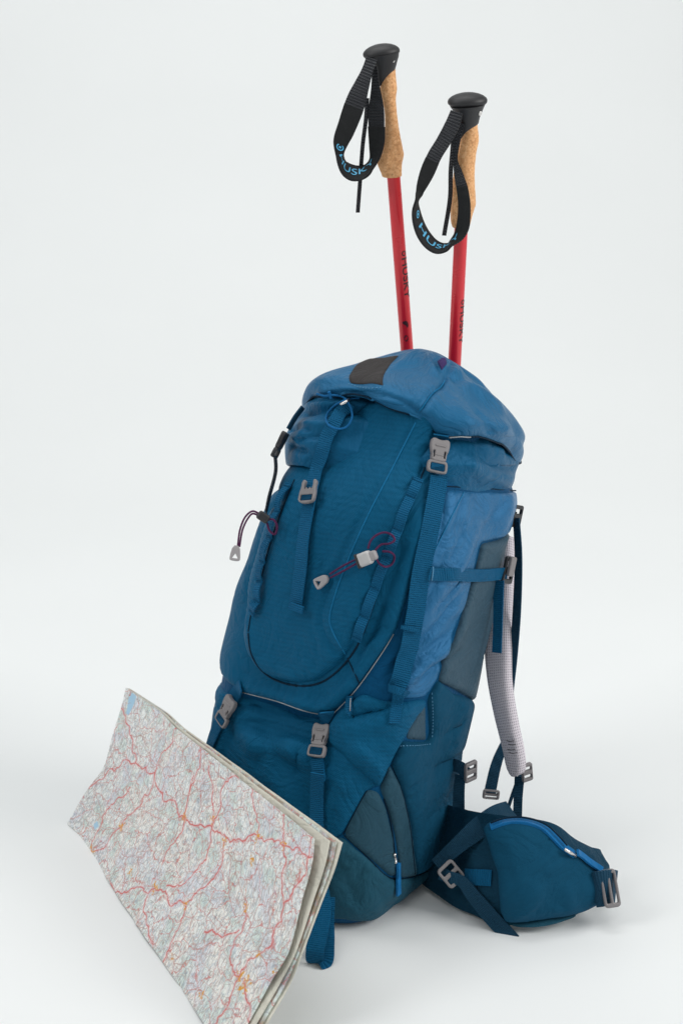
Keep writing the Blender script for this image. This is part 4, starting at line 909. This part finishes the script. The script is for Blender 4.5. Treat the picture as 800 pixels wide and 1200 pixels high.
inn1 = o5([(340, 160), (305, 250), (285, 330), (265, 420), (190, 620), (125, 750), (122, 790), (135, 815), (165, 833), (205, 843), (240, 842), (270, 830), (292, 800), (290, 720), (285, 640), (280, 500), (300, 330), (305, 210)], 380, 40, 5.45)
of1 = [(.012, .020), (.016, .024), (.018, .026), (.020, .028), (.024, .030), (.026, .026), (.030, .018), (.034, .014), (.036, .010), (.036, .010), (.034, .008), (.028, .006), (.020, .008), (.016, .010), (.015, .010), (.014, .010), (.014, .010), (.012, .010)]
wrist(p1, dep1, out1, inn1, of1, (.2, .8), [(430, 115), (428.6, 139), (425, 168), (421.5, 215), (419, 249)], .0052, 'HUSKY', (.37, .66), True)
p2, dep2, fw2, ax2 = pole('red trekking pole with cork grip, its black wrist loop drawn across the shaft', (540, 266), (532.5, 421), 1.845, 1.925,
     [(529.5, 265.5, 549.5, 267), (528, 260, 551, 261), (527.5, 250, 553.5, 251), (527.8, 243, 557, 240), (528.5, 230, 557, 232), (530, 212, 556, 212), (531.5, 200, 556, 200), (534, 186, 557, 186), (536.5, 176, 558.3, 176), (538.5, 168, 560.5, 166), (540, 160, 560.5, 158), (542, 150, 559.5, 150), (543, 142, 559, 142)],
     [(539, 162, 548, 160), (537.5, 155, 552, 153), (536, 147, 560.5, 144), (534, 139, 562, 137), (530.5, 130, 566, 127), (527, 125, 568.5, 121)], ((524, 119.5), (570.8, 117.5), 109), (561, 131), .10,
     dict(top=(540, 266), y=(349, 402), ang=52), [])
out2 = o5([(330, 205), (290, 300), (235, 410), (180, 500), (130, 620), (105, 720), (97, 800), (78, 880), (84, 960), (110, 1040), (160, 1110), (220, 1146), (285, 1140), (335, 1105), (405, 1060), (447, 990), (457, 870), (440, 760), (402, 650), (376, 540), (395, 400), (425, 270)], 470, 95, 5.714)
inn2 = o5([(412, 208), (390, 290), (330, 395), (268, 495), (215, 605), (150, 720), (112, 795), (120, 860), (150, 950), (190, 1020), (240, 1072), (285, 1090), (322, 1084), (342, 1055), (366, 1000), (380, 920), (386, 790), (374, 660), (358, 570), (350, 520), (345, 400), (370, 290)], 470, 95, 5.714)
of2 = [(.014, .022), (.018, .024), (.020, .026), (.022, .028), (.024, .030), (.028, .030), (.034, .026), (.038, .020), (.040, .018), (.040, .016), (.040, .016), (.038, .016), (.036, .016), (.034, .016), (.030, .018), (.026, .020), (.024, .020), (.022, .020), (.020, .018), (.018, .016), (.016, .014), (.014, .012)]
wrist(p2, dep2, out2, inn2, of2, (.17, .80), [(531, 150), (530.4, 168.5), (527.8, 200), (527, 231.5), (520, 276)], .0056, 'HUSKY', (.40, .64), True)

# ------------------------------------------------------------------ folded road map
fm = empty('folded_map', tuple(onz(170, 1104)), 'folded paper road map with red roads, propped on edge before the backpack', 'map')
def sheet_surf(left, right, back, n=560, m=270, bend=.016):
    Lc = catmull([onz(x, y, z) for x, y, z in left], m); Rc = catmull([onz(x, y, z) for x, y, z in right], m)
    base = lambda S, T: None
    s = np.linspace(0, .56, n); t = np.linspace(0, .255, m)
    def fn(S, T):
        k = np.linspace(0, .255, m); L3 = np.stack([np.interp(T, k, Lc[:, i]) for i in range(3)], -1); R3 = np.stack([np.interp(T, k, Rc[:, i]) for i in range(3)], -1); f = (S / .56)[..., None]
        S0 = Lc[:1] + (Lc[-1:] - Lc[:1]) * np.linspace(0, 1, m)[:, None]; Ls = np.stack([np.interp(T, k, S0[:, i]) for i in range(3)], -1)
        w = (1 - f) ** 3; P = (L3 * w + Ls * (1 - w)) * (1 - f) + R3 * f
        return P
    return Surf(fn, s, t)
Lm = [(80, 965, .002), (92, 942, .036), (105, 921, .072), (120, 897, .112), (129, 868, .146), (139, 836, .182), (148, 806, .215)]
R1 = [(268, 1241, .002), (293.5, 1200, .032), (321, 1152, .068), (343, 1119, .098), (358, 1050, .148), (368, 1008, .180), (369, 983, .198)]
R2 = [(276, 1243, .002), (300, 1200, .036), (329, 1152, .070), (348, 1119, .099), (369, 1048, .150), (381, 1008, .182), (385, 985, .199)]
R3 = [(281, 1244, .002), (305, 1200, .038), (334, 1151, .072), (350, 1119, .100), (374, 1047, .152), (387, 1008, .183), (391, 986, .200)]
R4 = [(286, 1245, .002), (309, 1199, .040), (338, 1150, .073), (352, 1119, .101), (376.5, 1047, .153), (390, 1010, .183), (396.5, 985.5, .202)]
sf = sheet_surf(Lm, R1, 0)
if sf.N[100, 300] @ Fv > 0: sf.flip = True; sf.set(np.zeros_like(sf.S))
fx = np.clip(1 - sf.S / .17, 0, 1)
sf.set(-.007 * np.sin(np.clip(sf.S / .17, 0, 1) * math.pi) + .0012 * wnoise(sf.S, sf.T, .12, 61) + .0016 * np.exp(-((sf.S - .28) / .004) ** 2) - .0015 * np.exp(-((sf.S - .42) / .004) ** 2) + .006 * np.sin(sf.T / .255 * math.pi) * np.clip((sf.S - .3) / .2, 0, 1))
def crinkle(P, it, amp, rs):
    P = np.asarray(P, float)
    for _ in range(it):
        mid = (P[:-1] + P[1:]) / 2; d = np.diff(P, axis=0); mid += np.stack([-d[:, 1], d[:, 0]], 1) * rs.uniform(-amp, amp, (len(mid), 1)); Q = np.empty((len(P) + len(mid), 2)); Q[::2] = P; Q[1::2] = mid; P = Q
    return P
ROADS = [
 [(98, 935), (116, 914), (140, 899), (159, 894), (182, 905), (187.5, 927.5), (200, 937.5), (216, 957.5), (230, 967.5), (249, 972.5), (263, 978), (269, 987), (290, 981), (302, 981), (310, 986), (332, 991), (348.5, 993), (366, 1004)],
 [(263, 987), (261.5, 1005), (251, 1029), (230, 1047), (218, 1059), (200, 1062), (194, 1044), (182, 1041), (173, 1047), (158, 1041), (141.5, 1047), (129.5, 1035)],
 [(173, 1050), (174.5, 1086), (180.5, 1107)], [(218, 1062), (206, 1092), (195.5, 1116), (191, 1128)], [(227, 909), (221, 933), (216.5, 957), (209, 981), (197, 996), (191, 1011)],
 [(281, 909), (260, 924), (251, 960), (248, 972), (243.5, 999), (230, 1020), (212, 1038), (195.5, 1038)], [(297.5, 922.5), (300.5, 954), (302, 978)],
 [(333, 954), (332, 990), (330.6, 1023), (333, 1059), (321, 1092), (303, 1119), (288, 1133), (280, 1144), (269, 1174), (255, 1193), (250, 1205)],
 [(288, 1061.5), (289, 1072.5), (281, 1094.5), (269, 1122), (273, 1138.5), (281, 1144)], [(240, 1092), (255, 1094.5), (280, 1090)], [(142.5, 830), (147.5, 845), (154, 862.5), (155, 877.5), (159, 894)],
 [(207.5, 852.5), (202.5, 870), (196, 877.5), (184, 897.5), (182, 905)], [(182, 905), (180, 920), (160, 947.5), (142.5, 969), (110, 997.5)], [(152.5, 922.5), (135, 940), (120, 962.5), (107.5, 997.5)],
 [(235, 875), (230, 907.5), (220, 937), (215, 957)], [(245, 897.5), (250, 945), (249, 972)], [(286, 1150), (290, 1175), (292, 1198)], [(366, 980), (360, 1010), (345, 1040), (332, 1059)]]
MINOR = [[(108, 921), (128, 905), (140, 899)], [(142.5, 969), (165, 977)], [(142.5, 969), (136, 950)], [(160, 1000), (178, 985), (205, 960), (216, 957)], [(251, 960), (275, 955)], [(291, 1061), (280, 1035), (266, 1000)], [(222, 1060), (222, 1090)], [(302, 981), (285, 1010), (262, 1005)], [(332, 1023), (348, 1040), (358, 1046)],
         [(200, 1122), (225, 1122)], [(221, 1135), (230, 1160), (238, 1166)], [(303, 1119), (325, 1122), (335, 1128)], [(233, 888), (240, 905)], [(184, 897), (172, 880), (168, 860), (180, 852)], [(154, 862), (170, 868), (182, 905)], [(332, 990), (345, 960), (360, 978)], [(230, 1047), (250, 1060), (260, 1085)], [(107, 997), (125, 985), (142, 969)], [(174, 1086), (160, 1075), (150, 1062)], [(195, 1116), (210, 1122), (240, 1110), (255, 1094)],
         [(302, 1119), (315, 1085), (331, 1023)], [(200, 937), (225, 930), (245, 925)], [(112, 925), (118, 945), (115, 975)], [(300, 954), (318, 965), (333, 972)], [(160, 947), (180, 950), (200, 937)]]
TOWNS = [(142.5, 968, 2.2), (249, 960, 2.0), (182, 1041, 2.6), (107, 997, 2.6), (285, 1157, 2.4), (290, 1150, 1.8), (302, 980, 2.2), (263, 986, 1.6), (216, 957, 2.0), (332, 990, 1.8), (218, 1060, 1.8), (281, 1144, 2.0), (288, 1063, 1.8), (236, 1166, 1.6), (295, 1008, 1.8), (153, 1022, 1.6), (202, 1122, 1.2), (322, 1138, 1.2), (303, 1119, 1.2)]
def map_colours(S):
    rs = np.random.RandomState(8); P = np.stack([S.S.ravel(), S.T.ravel()], 1); R = np.full(len(P), 1e9); G = R.copy(); Bt = R.copy(); A = np.zeros(len(P))
    def near(D, pts, it, amp):
        q = crinkle(S.path(pts), it, amp, rs)
        for i in range(len(q) - 1):
            lo = np.minimum(q[i], q[i + 1]) - .005; hi = np.maximum(q[i], q[i + 1]) + .005; ix = np.where((P > lo).all(1) & (P < hi).all(1))[0]
            if len(ix): D[ix] = np.minimum(D[ix], segdist(P[ix], q[i], q[i + 1])[0])
    for r in ROADS: near(R, r, 3, .22)
    for r in MINOR: near(G, r, 3, .25)
    rnd = lambda: (rs.uniform(0.01, .55), rs.uniform(.005, .25))
    for _ in range(170):
        a = np.array(rnd()); d = rs.uniform(0, 6.28); L = rs.uniform(.02, .06); b = a + L * np.array([math.cos(d), math.sin(d)]); q = crinkle([a, b], 4, .3, rs)
        for i in range(len(q) - 1):
            lo = np.minimum(q[i], q[i + 1]) - .003; hi = np.maximum(q[i], q[i + 1]) + .003; ix = np.where((P > lo).all(1) & (P < hi).all(1))[0]
            if len(ix): G[ix] = np.minimum(G[ix], segdist(P[ix], q[i], q[i + 1])[0] + .0003)
    for x, y, r in TOWNS:
        c = S.path([(x, y)])[0]; d = np.linalg.norm(P - c, axis=1); an = np.arctan2(P[:, 1] - c[1], P[:, 0] - c[0])
        Bt = np.minimum(Bt, d - r * .0024 * (1 + .5 * np.sin(3 * an + x) + .3 * np.sin(7 * an + y)))
    for lake in ([(148, 836), (151, 818), (155, 812), (160, 816), (156, 828), (151, 838)], [(110, 966), (114, 962), (116, 968), (111, 973)]): A[inside(P, S.path(lake))] = 1
    c = np.stack([np.clip(1 - R / .0048, 0, 1), np.clip(1.1 - G / .0008, 0, 1), np.clip(1 - Bt / .0012, 0, 1), A], 1); return c
def map_material(name, tone=(0.86, 0.88, 0.86, 1), tone2=(0.90, 0.88, 0.83, 1), attr=True):
    N = NT(name); uv = N.n('ShaderNodeUVMap')
    def noise(scale, det=3.0, rot=0.0, sx=1.0, sy=1.0):
        mp = N.n('ShaderNodeMapping'); mp.inputs['Rotation'].default_value = (0, 0, rot); mp.inputs['Scale'].default_value = (sx, sy, 1); N.l(uv.outputs[0], mp.inputs[0])
        n = N.n('ShaderNodeTexNoise', Scale=scale, Detail=det, noise_dimensions='2D'); N.l(mp.outputs[0], n.inputs['Vector']); return n.outputs[0]
    wv = lambda f, lo, hi: N.ramp(f, [(lo, (0, 0, 0, 1)), (hi, (1, 1, 1, 1))])
    c = N.mix(wv(noise(14.0), .40, .60), tone, tone2); c = N.mix(wv(noise(30.0, 5.0), .5, .62), c, (0.70, 0.79, 0.74, 1)); c = N.mix(N.math('MULTIPLY', wv(noise(22.0, 4.0, .7), .52, .66), .7), c, (0.74, 0.75, 0.82, 1))
    for rot, sc, col, lo in ((0.12, 620, (0.20, 0.21, 0.23, 1), .57), (-0.10, 520, (0.25, 0.32, 0.42, 1), .575), (0.30, 760, (0.30, 0.22, 0.20, 1), .59), (1.5, 480, (0.36, 0.33, 0.30, 1), .61)):   # rows of tiny print and contour strokes
        c = N.mix(N.math('MULTIPLY', wv(noise(float(sc), 2.0, rot, 1.0, .15), lo, lo + .08), .46), c, col)
    for sc, col, wd, k in ((75.0, (0.36, 0.28, 0.24, 1), .018, .6), (30.0, (0.60, 0.19, 0.17, 1), .011, .8), (120.0, (0.28, 0.36, 0.46, 1), .03, .4), (50.0, (0.55, 0.26, 0.22, 1), .012, .6)):                                  # lanes and streams
        dn = N.n('ShaderNodeTexNoise', Scale=60.0, Detail=3.0, noise_dimensions='2D'); N.l(uv.outputs[0], dn.inputs['Vector'])
        ad = N.n('ShaderNodeVectorMath', operation='MULTIPLY_ADD'); N.l(dn.outputs['Color'], ad.inputs[0]); ad.inputs[1].default_value = (.02, .02, 0); N.l(uv.outputs[0], ad.inputs[2])
        vo = N.n('ShaderNodeTexVoronoi', Scale=sc, feature='DISTANCE_TO_EDGE', voronoi_dimensions='2D'); N.l(ad.outputs[0], vo.inputs['Vector'])
        c = N.mix(N.math('MULTIPLY', N.ramp(vo.outputs[0], [(wd, (1, 1, 1, 1)), (wd * 2.2, (0, 0, 0, 1))]), k), c, col)
    if attr:
        at = N.n('ShaderNodeAttribute', attribute_name='print'); se = N.n('ShaderNodeSeparateColor'); N.l(at.outputs['Color'], se.inputs[0])
        c = N.mix(at.outputs['Alpha'], c, (0.38, 0.58, 0.74, 1))
        c = N.mix(N.math('MULTIPLY', se.outputs[1], .75), c, (0.42, 0.16, 0.12, 1)); c = N.mix(N.math('MULTIPLY', N.ramp(N.math('ADD', se.outputs[0], N.math('MULTIPLY', noise(150.0, 4.0), .5)), [(.55, (0, 0, 0, 1)), (1.05, (1, 1, 1, 1))]), .32), c, (0.72, 0.36, 0.38, 1)); c = N.mix(N.math('MULTIPLY', wv(N.math('ADD', se.outputs[0], N.math('MULTIPLY', N.math('SUBTRACT', noise(90.0, 3.0), .5), .35)), .745, .90), .9), c, (0.62, 0.14, 0.13, 1))
        br = wv(noise(260.0, 3.0), .45, .55); c = N.mix(N.math('MULTIPLY', se.outputs[2], br), c, (0.70, 0.34, 0.06, 1))
    N.l(c, N.b.inputs['Base Color']); N.b.inputs['Roughness'].default_value = .62; N.b.inputs['Specular IOR Level'].default_value = .3
    b = N.n('ShaderNodeBump', Strength=.15, Distance=.002); N.l(noise(35.0, 4.0), b.inputs['Height']); N.l(b.outputs[0], N.b.inputs['Normal']); return N.m
MAPM = map_material('printed map paper')
fp = grid_obj('front_sheet', sf, MAPM, fm, cap=False, occ=False)
ca = fp.data.color_attributes.new('print', 'FLOAT_COLOR', 'POINT'); ca.data.foreach_set('color', map_colours(sf).astype(np.float32).ravel())
so = fp.modifiers.new('paper thickness', 'SOLIDIFY'); so.thickness = .0006; so.offset = -1
cream = fabric('cream paper', (0.62, 0.60, 0.52, 1), 'plain', .7, 0, .0, .001); 
MAPB = map_material('printed map paper, terrain side', (0.30, 0.24, 0.16, 1), (0.42, 0.36, 0.27, 1), False)
for nm, RR, mt, off, ben in (('inner_sheet', R2, cream, .0035, .3), ('terrain_sheet', R3, MAPB, .0058, -.2), ('back_sheet', R4, cream, .0078, .2)):
    sb = sheet_surf(Lm, RR, 0, 120, 60)
    if sb.N[30, 60] @ Fv > 0: sb.flip = True; sb.set(np.zeros_like(sb.S))
    e = np.clip((sb.S - .40) / .16, 0, 1)
    sb.set(-off * (.8 + .2 * e) - .007 * np.sin(np.clip(sb.S / .17, 0, 1) * math.pi) + (.006 - off * .2) * np.sin(sb.T / .255 * math.pi) * np.clip((sb.S - .3) / .2, 0, 1) + .0012 * wnoise(sb.S, sb.T, .12, 61))
    g = grid_obj(nm, sb, mt, fm, cap=False, occ=False); so = g.modifiers.new('paper thickness', 'SOLIDIFY'); so.thickness = .0006; so.offset = -1
